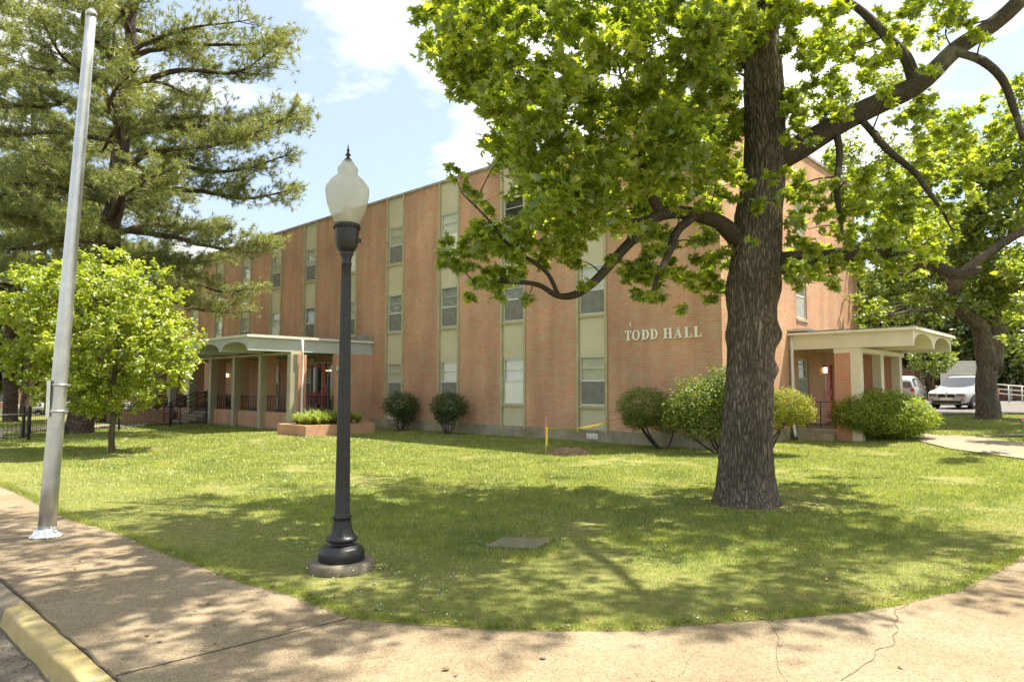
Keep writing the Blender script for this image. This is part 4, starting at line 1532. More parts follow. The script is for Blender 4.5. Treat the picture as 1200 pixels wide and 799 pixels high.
        mb = MB(); mb.disc((h - .035, 0, .79), .038, 'x', 16, .02); mb.build('emblem', M['rim'], o)
        for s in (-1, 1):
            mb = MB(); mb.tube([(-1.3, s * .60, H + .01), (-1.2, s * .60, H + .05), (.1, s * .60, H + .045), (.25, s * .60, H)], .015, 6); mb.build('roof_rail', M['dark'], o)
    return o


p = at(1110, 484, 33.0)
view_az = math.atan2(p.x, p.y)
fwd = Vector((-math.sin(view_az), -math.cos(view_az), 0))
ang = math.atan2(fwd.y, fwd.x) - math.radians(20)      # turned a little towards the hall
q = p - Vector((math.cos(ang), math.sin(ang), 0)) * 2.2
car('white compact estate car with twin black grilles parked beside the right hand tree', 'car', (q.x, q.y, gz(q.x, q.y) + 0.03), ang, 4.45, 1.80, 1.62)
q = at(1060, 470, 43.0)
car('silver off-road car half hidden behind the side entrance canopy', 'car', (q.x, q.y, gz(q.x, q.y) + 0.03), math.radians(52), 4.6, 1.85, 1.75, 'car_silver', 'van', detail=False)
for px, Y, L_, lab in ((146, 88, 4.6, 'white saloon car parked far off beyond the iron fence'), (70, 84, 4.9, 'white pickup sized car parked far off left of the pine trunk'), (30, 80, 4.6, 'white car far off behind the trunks at the edge of the lawn')):
    q = at(px, 480, Y)
    car(lab, 'car', (q.x, q.y, gz(q.x, q.y) + 0.06), math.radians(200), L_, 1.8, 1.5, 'car_white', 'sedan' if Y == 88 else 'suv', 'cars parked far off on the left', detail=False)

# box truck seen from behind
tq = at(1124, 470, 52)
tk = thing('box_truck', 'white box truck parked behind the white car', 'truck', (tq.x, tq.y, gz(tq.x, tq.y) + 0.03), math.radians(58))
mb = MB(); mb.box(-2.2, 2.2, -1.15, 1.15, 0.95, 2.95); mb.build('box', M['truck_box'], tk, bevel=0.03)
mb = MB()
for y in (-1.13, 1.05): mb.box(-2.24, -2.2, y, y + 0.08, 0.95, 2.95)
mb.box(-2.24, -2.2, -1.05, 1.05, 2.85, 2.95); mb.build('rear_frame', M['alu'], tk)
mb = MB()
for k in range(6): mb.box(-2.225, -2.205, -1.04, 1.04, 1.0 + k * 0.305, 1.29 + k * 0.305)
mb.build('roller_door', M['truck_box'], tk)
mb = MB(); mb.box(-2.3, 2.3, -0.9, 0.9, 0.55, 0.9); mb.box(-2.5, -2.3, -1.1, 1.1, 0.5, 0.62); mb.build('chassis', M['dark'], tk)
mb = MB(); mb.prism([(2.3, 0.5), (4.2, 0.5), (4.3, 1.3), (3.6, 1.45), (3.2, 2.2), (2.3, 2.25)], 'y', -1.0, 1.0); mb.build('cab', M['car_white'], tk, bevel=0.06)
mb = MB(); mb.box(2.6, 3.3, -1.01, -1.002, 1.45, 2.0); mb.box(2.6, 3.3, 1.002, 1.01, 1.45, 2.0); mb.build('side_window', M['car_glass'], tk)
for x in (-1.3, 3.3):
    for y in (-0.9, 0.9): wheel(tk, x, y, 0.42, 0.28)
for y in (-1.0, 1.0):
    mb = MB(); mb.box(-2.33, -2.3, y - 0.1, y + 0.1, 0.66, 0.8); mb.build('tail_light', M['tail_lens'], tk)

# ------------------------------------------------------------------ foliage machinery
def star_leaf():
    """five-lobed leaf, base at the origin, pointing +y, unit length"""
    ang = [-0.15, 55, 90, 125, 180.15]
    tips = [(0.46, 0.12), (0.47, 0.62), (0.0, 1.0), (-0.47, 0.62), (-0.46, 0.12)]
    val = [(0.20, 0.36), (0.15, 0.56), (-0.15, 0.56), (-0.20, 0.36)]
    V = [(0, 0, 0), (0, 0.42, 0.05)]
    ring = []
    for i in range(5):
        ring.append(tips[i])
        if i < 4: ring.append(val[i])
    for x, y in ring: V.append((x, y, 0.05 - 0.22 * (x * x + 0.5 * (y - 0.42) ** 2)))
    F = [(1, 2 + i, 3 + i) for i in range(len(ring) - 1)]
    F += [(1, 0, 2), (1, 2 + len(ring) - 1, 0)]
    return np.array(V, float), np.array(F)


def ovate_leaf(w=0.3):
    V = [(0, 0, 0), (w, 0.35, -0.06), (w * .75, 0.68, -0.08), (0, 1.0, -0.12), (-w * .75, 0.68, -0.08), (-w, 0.35, -0.06), (0, 0.5, 0.03)]
    F = [(6, 0, 1), (6, 1, 2), (6, 2, 3), (6, 3, 4), (6, 4, 5), (6, 5, 0)]
    return np.array(V, float), np.array(F)


def small_leaf(w=0.32):
    V = [(0, 0, 0), (w, 0.5, -0.06), (0, 1.0, 0), (-w, 0.5, -0.06)]
    return np.array(V, float), np.array([(0, 1, 2), (0, 2, 3)])


LEAVES = {'star': star_leaf(), 'ovate': ovate_leaf(), 'small': small_leaf()}


def scatter(P, size, shape, rng, droop=0.35, spread=0.75, up=0.65, out=None):
    """leaves at points P: blade normals around 'up', tips outwards and drooping"""
    tv, tf = LEAVES[shape]
    n = len(P)
    nor = rng.normal(0, spread, (n, 3))
    nor[:, 2] += up * 1.6
    if out is not None: nor += out * 0.6
    nor /= np.linalg.norm(nor, axis=1, keepdims=True)
    d = rng.normal(0, 1, (n, 3))
    d[:, 2] -= droop
    if out is not None: d += out * 0.8
    d -= nor * (d * nor).sum(1, keepdims=True)
    d /= np.linalg.norm(d, axis=1, keepdims=True) + 1e-9
    x = np.cross(d, nor)
    s = size * rng.uniform(0.6, 1.25, n)
    B = np.stack([x, d, nor], 1) * s[:, None, None]
    V = np.einsum('kj,njc->nkc', tv, B) + P[:, None, :]
    m = len(tv)
    F = tf[None] + (np.arange(n) * m)[:, None, None]
    return V.reshape(-1, 3), F.reshape(-1, tf.shape[1])


def sprays(clumps, per, rng, twigs=9, gather=0.16):
    """leaf positions inside clumps: short twigs, leaves strung along them"""
    out = []
    for (c, r) in clumps:
        rr = np.array([r, r, r * 0.75]) if not hasattr(r, '__len__') else np.array(r)
        k = max(3, int(twigs * (rr.mean() / 0.5) ** 1.5))
        n = max(6, int(per * (rr.mean() / 0.5) ** 2))
        a = rng.normal(0, 1, (k, 3))
        a /= np.linalg.norm(a, axis=1, keepdims=True)
        a *= rng.uniform(0.25, 1.0, (k, 1)) ** 0.5
        e = np.array(c) + a * rr
        b = np.array(c) + a * rr * rng.uniform(0.25, 0.55, (k, 1))
        i = rng.integers(0, k, n)
        t = rng.uniform(0.1, 1.1, (n, 1))
        out.append(b[i] + (e[i] - b[i]) * t + rng.normal(0, gather * 0.6, (n, 3)) * rr)
    return np.concatenate(out)


def catmull(pts, radii, m=5):
    P = [Vector(p) for p in pts]
    P = [P[0] * 2 - P[1]] + P + [P[-1] * 2 - P[-2]]
    out, rad = [], []
    for i in range(1, len(P) - 2):
        for k in range(m):
            t = k / m
            a, b, c, d = P[i - 1], P[i], P[i + 1], P[i + 2]
            out.append(0.5 * ((2 * b) + (c - a) * t + (2 * a - 5 * b + 4 * c - d) * t * t + (3 * b - a - 3 * c + d) * t ** 3))
            rad.append(radii[i - 1] + (radii[i] - radii[i - 1]) * t)
    out.append(P[-2]); rad.append(radii[-1])
    return out, rad


class Wood:
    """collects limbs and remembers their points so twigs can join the nearest one"""
    def __init__(self, seed=1):
        self.mb = MB(); self.pts = []; self.rng = random.Random(seed)

    def limb(self, pts, radii, sides=10, m=5, knots=0.06):
        P, R = catmull(pts, radii, m)
        R = [r * (1 + knots * noise.noise(p * 4)) for p, r in zip(P, R)]
        P = [p + Vector((noise.noise(p * 1.3), noise.noise(p * 1.3 + Vector((7, 0, 0))), noise.noise(p * 1.3 + Vector((0, 9, 0))))) * min(0.1, r * 1.2) for p, r in zip(P, R)]
        self.mb.tube(P, R, sides)
        self.pts += list(zip(P, R))
        return P

    def join(self, c, r0=0.02, sag=0.12, maxr=None):
        c = Vector(c)
        best = min(self.pts, key=lambda q: (q[0] - c).length + (0.5 * max(0, q[0].z - c.z)))
        a = best[0]
        L = (c - a).length
        rr = min(best[1] * 0.7, r0 * (0.5 + 0.35 * L)) if maxr is None else min(best[1] * .7, maxr)
        mid = a.lerp(c, 0.5) + Vector((self.rng.uniform(-1, 1), self.rng.uniform(-1, 1), self.rng.uniform(-.4, 1))) * sag * L
        P, R = catmull([a, mid, c], [rr, rr * 0.7, rr * 0.3], 4)
        self.mb.tube(P, R, 6)
        self.pts += [(p, r) for p, r in zip(P[3:], R[3:])]


def px_clumps(poly, n, y0, y1, r0, r1, rng, seed_pts=()):
    """clump centres through a region of the tree's volume"""
    xs, ys = [p[0] for p in poly], [p[1] for p in poly]
    out = []
    while len(out) < n:
        x, y = rng.uniform(min(xs), max(xs)), rng.uniform(min(ys), max(ys))
        ins = False
        j = len(poly) - 1
        for i in range(len(poly)):
            if (poly[i][1] > y) != (poly[j][1] > y) and x < (poly[j][0] - poly[i][0]) * (y - poly[i][1]) / (poly[j][1] - poly[i][1]) + poly[i][0]: ins = not ins
            j = i
        if ins:
            out.append((at(x, y, rng.uniform(y0, y1)), rng.uniform(r0, r1)))
    return out


# ------------------------------------------------------------------ the big sweetgum
def sweetgum():
    rng = np.random.default_rng(11)
    base = gnd(875, 589)
    Y0 = base.y
    sc = Y0 / FPX
    t = thing('sweetgum_tree', 'large sweetgum with furrowed leaning trunk in the middle of the lawn', 'tree', base)
    # trunk: measured outline (photo y, centre x, half width px)
    prof = [(600, 874, 39), (590, 874, 36), (575, 874, 33.5), (555, 874, 31.3), (530, 874.2, 29.8), (500, 875.5, 28.2), (470, 876.7, 27), (440, 878, 26), (410, 879.3, 25.8), (390, 881.5, 26.5),
            (360, 882, 27), (325, 883, 28), (300, 886, 28), (275, 887.5, 27), (250, 888.5, 26.2), (225, 893, 25), (200, 896, 24), (150, 896.5, 22.6), (110, 895, 23), (60, 893, 20), (0, 890, 17), (-120, 884, 13), (-260, 880, 8), (-380, 870, 3)]
    zs, cx, rr = [], [], []
    for y, x, w in prof:
        p = at(x, y, Y0 + 0.0)
        zs.append(p.z if y < 590 else (0.0 if y == 590 else -0.15)); cx.append(p.x - base.x); rr.append(w * sc)
    NZ, NA = 300, 150
    zz = np.linspace(-0.12, zs[-1], NZ)
    zz = np.concatenate([np.linspace(-0.12, 8.0, 250), np.linspace(8.1, zs[-1], 50)])
    NZ = len(zz)
    CX, RR = np.interp(zz, zs, cx), np.interp(zz, zs, rr)
    burls = [(2.5, 2.85, 0.05, 0.2), (2.45, -0.1, 0.09, 0.20), (1.95, 0.02, 0.09, 0.16), (3.1, 2.9, 0.05, 0.26), (1.5, 0.0, 0.04, 0.14), (3.2, -0.3, 0.05, 0.25), (2.7, -1.3, 0.07, 0.12), (3.4, -1.0, 0.08, 0.14)]
    V = np.zeros((NZ, NA, 3))
    for i in range(NZ):
        z, r = zz[i], RR[i]
        for k in range(NA):
            a = 2 * math.pi * k / NA
            ca, sa = math.cos(a), math.sin(a)
            q = Vector((ca * 2.6, sa * 2.6, z * 0.55))
            f1 = noise.noise(q * 3.4 + Vector((0, 0, 3)))
            f2 = noise.noise(Vector((ca * 5.5, sa * 5.5, z * 1.6)) * 1.6)
            ridge = (1 - abs(f1) * 2.2) * 0.5 + (1 - abs(f2) * 2.2) * 0.5
            lump = noise.noise(Vector((ca * 0.9, sa * 0.9, z * 0.7)))
            flare = 0.10 * math.exp(-max(z, 0) / 0.22) * (0.5 + 0.5 * math.cos(a * 5 + 1.3 + 0.8 * math.sin(a * 2)))
            rad = r * (1 + 0.035 * lump + flare) + 0.026 * ridge - 0.012
            for (bz, ba, bh, bs) in burls:
                da = math.atan2(math.sin(a - ba), math.cos(a - ba))
                d2 = ((z - bz) / bs) ** 2 + (da * r / bs) ** 2
                if d2 < 6: rad += bh * math.exp(-d2 * 1.6)
            V[i, k] = (CX[i] + rad * ca, rad * sa, z)
    idx = np.arange(NZ * NA).reshape(NZ, NA)
    F = np.stack([idx[:-1], np.roll(idx[:-1], -1, 1), np.roll(idx[1:], -1, 1), idx[1:]], 2).reshape(-1, 4)
    np_mesh('trunk', V.reshape(-1, 3), F, M['bark'], t, True)

    def tx(px, py, dy=0.0): return at(px, py, Y0 + dy)
    W = Wood(3)
    for z in np.arange(6.0, 14, 0.3):
        W.pts.append((Vector((base.x + np.interp(z, zs, cx), Y0, z)), float(np.interp(z, zs, rr)) * 0.5))
    # limbs seen in the picture
    W.limb([tx(900, 190), tx(935, 172, -.05), tx(985, 147, -.15), tx(1040, 118, -.3), tx(1085, 92, -.4), tx(1125, 55, -.6), tx(1190, 5, -.8), tx(1270, -50, -1.0), tx(1330, -120, -1.0)],
           [.24, .18, .165, .15, .138, .12, .11, .09, .05], 14)
    W.limb([tx(1072, 100, -.4), tx(1058, 68, -.3), tx(1040, 45, -.2), tx(1010, 15, 0), tx(970, -15, .2), tx(930, -70, .4)], [.10, .085, .08, .06, .05, .03], 10)
    W.limb([tx(1118, 62, -.6), tx(1150, 75, -.9), tx(1175, 97, -1.1), tx(1193, 135, -1.2), tx(1200, 165, -1.3)], [.05, .06, .055, .045, .03], 8)
    W.limb([tx(1010, 140, -.2), tx(1030, 165, -.6), tx(1062, 190, -.8), tx(1085, 220, -1.0), tx(1105, 247, -1.1), tx(1118, 275, -1.2)], [.05, .05, .045, .035, .022, .006], 8)
    W.limb([tx(982, 150, -.1), tx(984, 190, -.4), tx(982, 230, -.5), tx(985, 264, -.5), tx(992, 290, -.5)], [.055, .05, .042, .03, .008], 8)
    W.limb([tx(900, 312), tx(940, 308, -.1), tx(990, 300, -.2), tx(1040, 297, -.3), tx(1085, 309, -.4), tx(1118, 322, -.5), tx(1150, 315, -.6)], [.20, .14, .125, .11, .095, .075, .04], 12)
    W.limb([tx(873, 285), tx(845, 262, -.2), tx(815, 250, -.4), tx(785, 247, -.5), tx(765, 254, -.55), tx(735, 285, -.7), tx(705, 318, -.85), tx(678, 343, -.95), tx(655, 347, -1.0), tx(630, 334, -1.1), tx(595, 331, -1.2), tx(555, 331, -1.2)],
           [.16, .115, .10, .095, .085, .072, .066, .055, .042, .034, .024, .013], 12)
    W.limb([tx(778, 249, -.5), tx(764, 228, -.6), tx(756, 200, -.7), tx(748, 172, -.8), tx(742, 140, -.9)], [.085, .075, .06, .05, .03], 8)
    W.limb([tx(815, 251, -.4), tx(795, 268, -.6), tx(785, 292, -.7), tx(770, 325, -.8), tx(763, 345, -.8)], [.07, .065, .055, .035, .02], 8)
    W.limb([tx(760, 256, -.55), tx(738, 258, -.5), tx(722, 246, -.3), tx(700, 235, -.2)], [.07, .05, .045, .02], 8)
    W.limb([tx(655, 346, -1.0), tx(640, 318, -1.1), tx(615, 300, -1.2), tx(590, 282, -1.3), tx(575, 262, -1.3), tx(540, 225, -1.3)], [.03, .028, .024, .02, .016, .01], 6)
    # upper limbs, above the picture
    for az, el, L, z in ((2.9, .45, 6.0, 6.6), (3.7, .35, 6.5, 6.9), (4.5, .5, 3.6, 7.4), (0.5, .6, 6.5, 8.3), (1.5, .55, 3, 7.2), (2.2, .6, 3, 8.6), (4.0, .9, 5, 9.5), (0.0, 1.0, 5, 10), (5.0, .35, 3.8, 7.0)):
        d = Vector((math.cos(az), math.sin(az), 0))
        b0 = Vector((base.x + float(np.interp(z, zs, cx)), Y0, z))
        W.limb([b0, b0 + d * L * .3 + Vector((0, 0, L * .22 * el * 2)), b0 + d * L * .65 + Vector((0, 0, L * .38 * el * 2)), b0 + d * L + Vector((0, 0, L * .42 * el * 2))], [.15, .11, .07, .03], 8)
    vis = []
    vis += px_clumps([(515, -10), (530, 70), (562, 110), (585, 130), (582, 185), (605, 215), (640, 245), (700, 262), (745, 245), (790, 228), (850, 205), (862, 110), (862, -10)], 165, 7.4, 12.2, .34, .6, rng)
    vis += px_clumps([(505, -10), (515, 40), (532, 95), (575, 135), (600, 60), (640, -10)], 46, 7.8, 10, .28, .42, rng)
    vis += px_clumps([(862, -20), (862, 70), (930, 80), (940, -20)], 8, 8.3, 9.6, .3, .4, rng)
    vis += px_clumps([(516, 285), (560, 262), (620, 250), (700, 270), (690, 318), (640, 305), (600, 330), (560, 345), (520, 318)], 62, 8.4, 10, .17, .30, rng)
    vis += [(at(530, 200, 8.7), .2), (at(545, 214, 8.7), .15), (at(575, 246, 8.7), .2), (at(560, 228, 8.8), .13), (at(620, 345, 9), .18), (at(585, 352, 9), .15)]
    vis += px_clumps([(722, 300), (750, 275), (800, 265), (850, 270), (852, 345), (800, 352), (770, 352), (745, 338)], 36, 9.2, 11.4, .2, .34, rng)
    vis += [(at(775, 350, 9.6), .2), (at(795, 360, 9.6), .15), (at(840, 330, 10.6), .3)]
    vis += [(at(873, 212, 9.4), .26), (at(905, 208, 9.3), .2), (at(882, 240, 9.3), .24), (at(915, 225, 9.4), .22), (at(880, 285, 9.3), .12), (at(845, 225, 9.5), .3), (at(820, 235, 9.6), .26)]
    vis += px_clumps([(925, 185), (970, 185), (1040, 215), (1090, 225), (1110, 290), (1060, 322), (1000, 318), (950, 335), (918, 320)], 62, 9.2, 13, .26, .46, rng)
    vis += px_clumps([(925, -10), (925, 90), (1000, 110), (1060, 60), (1110, 60), (1170, -10)], 26, 8.6, 12.5, .28, .46, rng)
    vis += px_clumps([(925, 80), (930, 150), (980, 130), (1000, 90)], 14, 9.0, 10.5, .22, .32, rng)
    vis += px_clumps([(1030, 140), (1110, 110), (1200, 60), (1200, 200), (1110, 260), (1040, 190)], 26, 9.0, 14, .22, .42, rng)
    vis += px_clumps([(780, 90), (864, 90), (864, 190), (820, 215), (770, 180)], 16, 9.2, 12, .28, .42, rng)
    vis += px_clumps([(600, 200), (720, 220), (840, 200), (840, 260), (760, 250), (650, 260)], 26, 10, 12.5, .3, .45, rng)
    # light reaches the ground here in the photograph: keep the crown open along those sun rays
    SUNNY = [[(470, 738), (900, 735), (1060, 715), (1210, 655), (1400, 900), (250, 900)],
             [(-200, 480), (1400, 480), (1400, 545), (1180, 560), (860, 556), (700, 558), (520, 553), (290, 572), (130, 603), (-200, 590)],
             [(690, 665), (740, 655), (870, 655), (870, 690), (740, 700)],
             [(560, 600), (640, 590), (640, 606), (570, 612)], [(930, 590), (1010, 588), (1010, 600), (940, 604)]]

    def sunny(c, r):
        g = Vector(c) - sun_dir * (c[2] / sun_dir.z)
        if g.y < 1.5: return True
        v = -(g.z - CAM_H) 
        dep = g.y * math.cos(PITCH) - CAM_H * math.sin(PITCH)
        up = -g.y * math.sin(PITCH) - CAM_H * math.cos(PITCH)
        x, y = 600 + FPX * g.x / dep, 399.5 - FPX * up / dep
        for P_ in SUNNY:
            ins = False
            j = len(P_) - 1
            for i in range(len(P_)):
                if (P_[i][1] > y) != (P_[j][1] > y) and x < (P_[j][0] - P_[i][0]) * (y - P_[i][1]) / (P_[j][1] - P_[i][1]) + P_[i][0]: ins = not ins
                j = i
            if ins: return True
        return False
    vis = [q for q in vis if not (q[0].y > 11.2 and sunny(q[0], q[1]))]
    # the crown above the picture: closes the tree and shades the lawn and the pavement
    hid = []
    while len(hid) < 165:
        a = rng.normal(0, 1, 3); a /= np.linalg.norm(a)
        r = rng.uniform(0.35, 1.0) ** 0.5
        c = np.array([base.x + .2, Y0 + .2, 9.7]) + a * r * np.array([6.2, 6.0, 4.8])
        lim = 1.7 + 0.60 * c[1] + 0.5
        k6 = c - np.array(sun_dir) * ((c[2] - 6) / sun_dir.z)
        if -2.5 < k6[0] < 2.2 and 7 < k6[1] < 12.5 and rng.uniform() < .72: continue
        if c[2] > max(6.6, lim) and not sunny(c, .7): hid.append((Vector(c), rng.uniform(.55, .95)))
    low = []
    vis += [(at(x, y, Y), r) for x, y, Y, r in ((945, 165, 9.3, .22), (985, 140, 9.2, .2), (1040, 112, 9.2, .22), (1112, 248, 8.9, .22), (990, 280, 9.4, .22), (1010, 300, 9.3, .2), (960, 312, 9.4, .2), (1070, 305, 9.3, .22),
            (800, 240, 9.2, .18), (765, 262, 9.2, .16), (735, 272, 9.1, .2), (712, 300, 9.0, .18), (690, 330, 9.0, .18), (760, 345, 9.1, .16), (1090, 85, 9.1, .2), (1150, 40, 9.0, .24))]
    while len(low) < 46:
        x, y = rng.uniform(-5.0, 2.2), rng.uniform(2.6, 8.8)
        z = rng.uniform(6.9, 8.8)
        if not sunny((x, y, z), .5) and z > 1.7 + 0.60 * y + 0.7 and ((x + .2) / 4.6) ** 2 + ((y - 6.0) / 3.6) ** 2 < 1.0: low.append((Vector((x, y, z)), rng.uniform(.4, .75)))
    while len(low) < 98:
        x, y = rng.uniform(1.2, 6.8), rng.uniform(4.8, 9.6)
        z = rng.uniform(7.0, 9.2)
        if not sunny((x, y, z), .5) and z > 1.7 + 0.60 * y + 0.6: low.append((Vector((x, y, z)), rng.uniform(.4, .7)))
    for c, r in vis + hid + low: W.join(c)
    W.mb.v = [tuple(Vector(p) - base) for p in W.mb.v]
    W.mb.build('limb', M['limb_bark'], t)
    P = np.concatenate([sprays(vis, 300, rng), sprays(hid, 62, rng), sprays(low, 70, rng)])
    P = P - np.array(base)
    V, F = scatter(P, 0.113, 'star', rng)
    np_mesh('crown', V, F, M['sweetgum_leaf'], t)


sweetgum()


# ------------------------------------------------------------------ other broad-leaved trees
def broad_tree(name, label, base, height, crown, n_clumps, per, leaf, shape, mat, bark='thin_bark', tr=0.15, seed=1, clumps=None, limbs=None, group=None, lean=(0, 0), clump_r=(.4, .7), shell=0.45, trunk_top=None, end_r=.3):
    rng = np.random.default_rng(seed)
    base = Vector(base)
    t = thing(name, label, 'tree', base, 0, group)
    W = Wood(seed)
    cx, cy, cz, rx, ry, rz = crown
    tt = trunk_top or (cz + rz * .3)
    W.limb([Vector((0, 0, -.15)), Vector((0, 0, .12)), Vector((lean[0] * .3, lean[1] * .3, tt * .35)), Vector((lean[0] * .7, lean[1] * .7, tt * .7)), Vector((lean[0], lean[1], tt))],
           [tr * 1.35, tr * 1.1, tr * .92, tr * max(.7, end_r), tr * end_r], 16, 8)
    if limbs:
        for P, R in limbs: W.limb([Vector(p) - base for p in P], R, 12)
    else:
        for k in range(9):
            a = k * 2.4 + seed
            z = tt * (.35 + .06 * k)
            L = rx * .75
            d = Vector((math.cos(a), math.sin(a), 0))
            b0 = Vector((lean[0] * z / tt, lean[1] * z / tt, z))
            W.limb([b0, b0 + d * L * .4 + Vector((0, 0, L * .35)), b0 + d * L + Vector((0, 0, L * .7))], [tr * .45, tr * .3, tr * .12], 7, 4)
    cl = [(Vector(c) - base, r) for c, r in (clumps or [])]
    while len(cl) < n_clumps:
        a = rng.normal(0, 1, 3); a /= np.linalg.norm(a)
        r = rng.uniform(shell, 1.0) ** .5
        k = 1 + .18 * noise.noise(Vector(a) * 2.2 + Vector((seed, 0, 0)))
        c = np.array([cx, cy, cz]) + a * r * k * np.array([rx, ry, rz])
        if c[2] < 0.8: continue
        cl.append((Vector(c), rng.uniform(*clump_r)))
    for c, r in cl: W.join(c, .012)
    W.mb.build('trunk', M[bark], t)
    P = sprays(cl, per, rng)
    V, F = scatter(P, leaf, shape, rng)
    np_mesh('crown', V, F, M[mat], t)
    return t


# small bright maple on the left lawn
mb_ = gnd(131, 530)
broad_tree('young_maple', 'small bright green maple with thin trunk in front of the pines', mb_, 5.6,
           (-.5, 0, 3.1, 2.45, 2.2, 2.15), 340, 150, .12, 'ovate', 'maple_leaf', 'thin_bark', .072, 5, clump_r=(.34, .56), shell=.25)

# tree by the parked cars on the right: forked trunk, crown reaching over the walk
rb = at(1158, 489, 25.5)
rb = Vector((rb.x, rb.y, gz(rb.x, rb.y)))
rng_ = np.random.default_rng(23)
def R_(px, py, Y): return at(px, py, Y)
lim = [([R_(1158, 432, 25.5), R_(1150, 385, 25.3), R_(1128, 365, 25), R_(1117, 340, 24.5), R_(1140, 310, 24), R_(1200, 270, 23.5), R_(1260, 240, 23)], [.36, .29, .24, .2, .17, .14, .06]),
       ([R_(1160, 430, 25.5), R_(1168, 380, 25.6), R_(1185, 345, 25.6), R_(1215, 300, 25.6), R_(1240, 200, 25.6)], [.36, .31, .26, .2, .08]),
       ([R_(1128, 365, 25), R_(1085, 362, 24.5), R_(1040, 370, 24)], [.12, .08, .03]),
       ([R_(1117, 340, 24.5), R_(1095, 290, 25), R_(1080, 230, 26), R_(1075, 160, 27)], [.14, .1, .07, .03])]
cl = px_clumps([(1012, 330), (1040, 290), (1110, 250), (1200, 200), (1210, 360), (1190, 420), (1168, 370), (1130, 350), (1100, 385), (1030, 385), (1008, 365)], 185, 20, 30, .5, .9, rng_)
cl += px_clumps([(1040, 290), (1070, 180), (1200, 160), (1200, 260)], 85, 21, 31, .55, .95, rng_)
cl += px_clumps([(1165, 300), (1205, 290), (1215, 400), (1175, 395)], 10, 15.5, 18, .3, .5, rng_)
cl += px_clumps([(1180, 150), (1330, 50), (1420, 300), (1250, 380)], 40, 20, 31, .8, 1.2, rng_)
cl += [(Vector((rb.x + rng_.uniform(-6, 7), rb.y + rng_.uniform(-5, 6), rng_.uniform(10.5, 15))), rng_.uniform(.9, 1.4)) for _ in range(26)]
cl = [(c, r) for c, r in cl if ((c - sun_dir * (c.z / sun_dir.z)).xy - Vector((11.6, 21.2))).length > 2.6 and not (c.y < 27 and (c.x / c.y * 800 + 600) < 1135 and c.z < 1.7 + c.y * .105)]
broad_tree('broadleaf_tree', 'thick forked tree beside the white car with sunlit spreading crown', rb, 14, (0, 0, 9, 7, 7, 5), 0, 100, .20, 'ovate', 'broad_leaf', 'bark', .39, 9, cl, lim, lean=(0, 0), trunk_top=3.0, end_r=.85)

# trees beyond the parking lot
far_specs = [(985, 62, 13, 5.0, 'pale green tree showing just past the far edge of the hall'), (1045, 66, 12, 5.0, 'green tree rising straight above the small canopy'),
             (1100, 72, 14, 6, 'dark tree rising behind the box truck'), (1165, 70, 13, 6, 'tall tree behind the thick forked trunk'), (1215, 58, 11, 5, 'dark tree at the edge behind the white railing'), (1250, 75, 15, 6, 'large far tree past the porch with white posts'),
             (1132, 58, 9.5, 3.6, 'leafy tree standing close behind the box truck'), (1160, 56, 9.5, 3.6, 'green tree just left of the white posts porch')]
for i, (px, Y, h, r, lab) in enumerate(far_specs):
    q = at(px, 470, Y)
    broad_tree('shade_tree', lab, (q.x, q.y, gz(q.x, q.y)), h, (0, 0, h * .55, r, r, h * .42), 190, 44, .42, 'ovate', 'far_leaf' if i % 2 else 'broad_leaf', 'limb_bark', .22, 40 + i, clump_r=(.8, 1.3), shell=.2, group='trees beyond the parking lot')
# small ornamental tree and bushes by the far brick house
q = at(1092, 470, 44)
broad_tree('small_tree', 'small multi stemmed tree in front of the far brick house', (q.x, q.y, gz(q.x, q.y)), 4, (0, 0, 3.2, 1.5, 1.5, 1.5), 60, 70, .19, 'ovate', 'broad_leaf', 'limb_bark', .09, 71, clump_r=(.35, .6), lean=(-.5, 0), shell=.3)


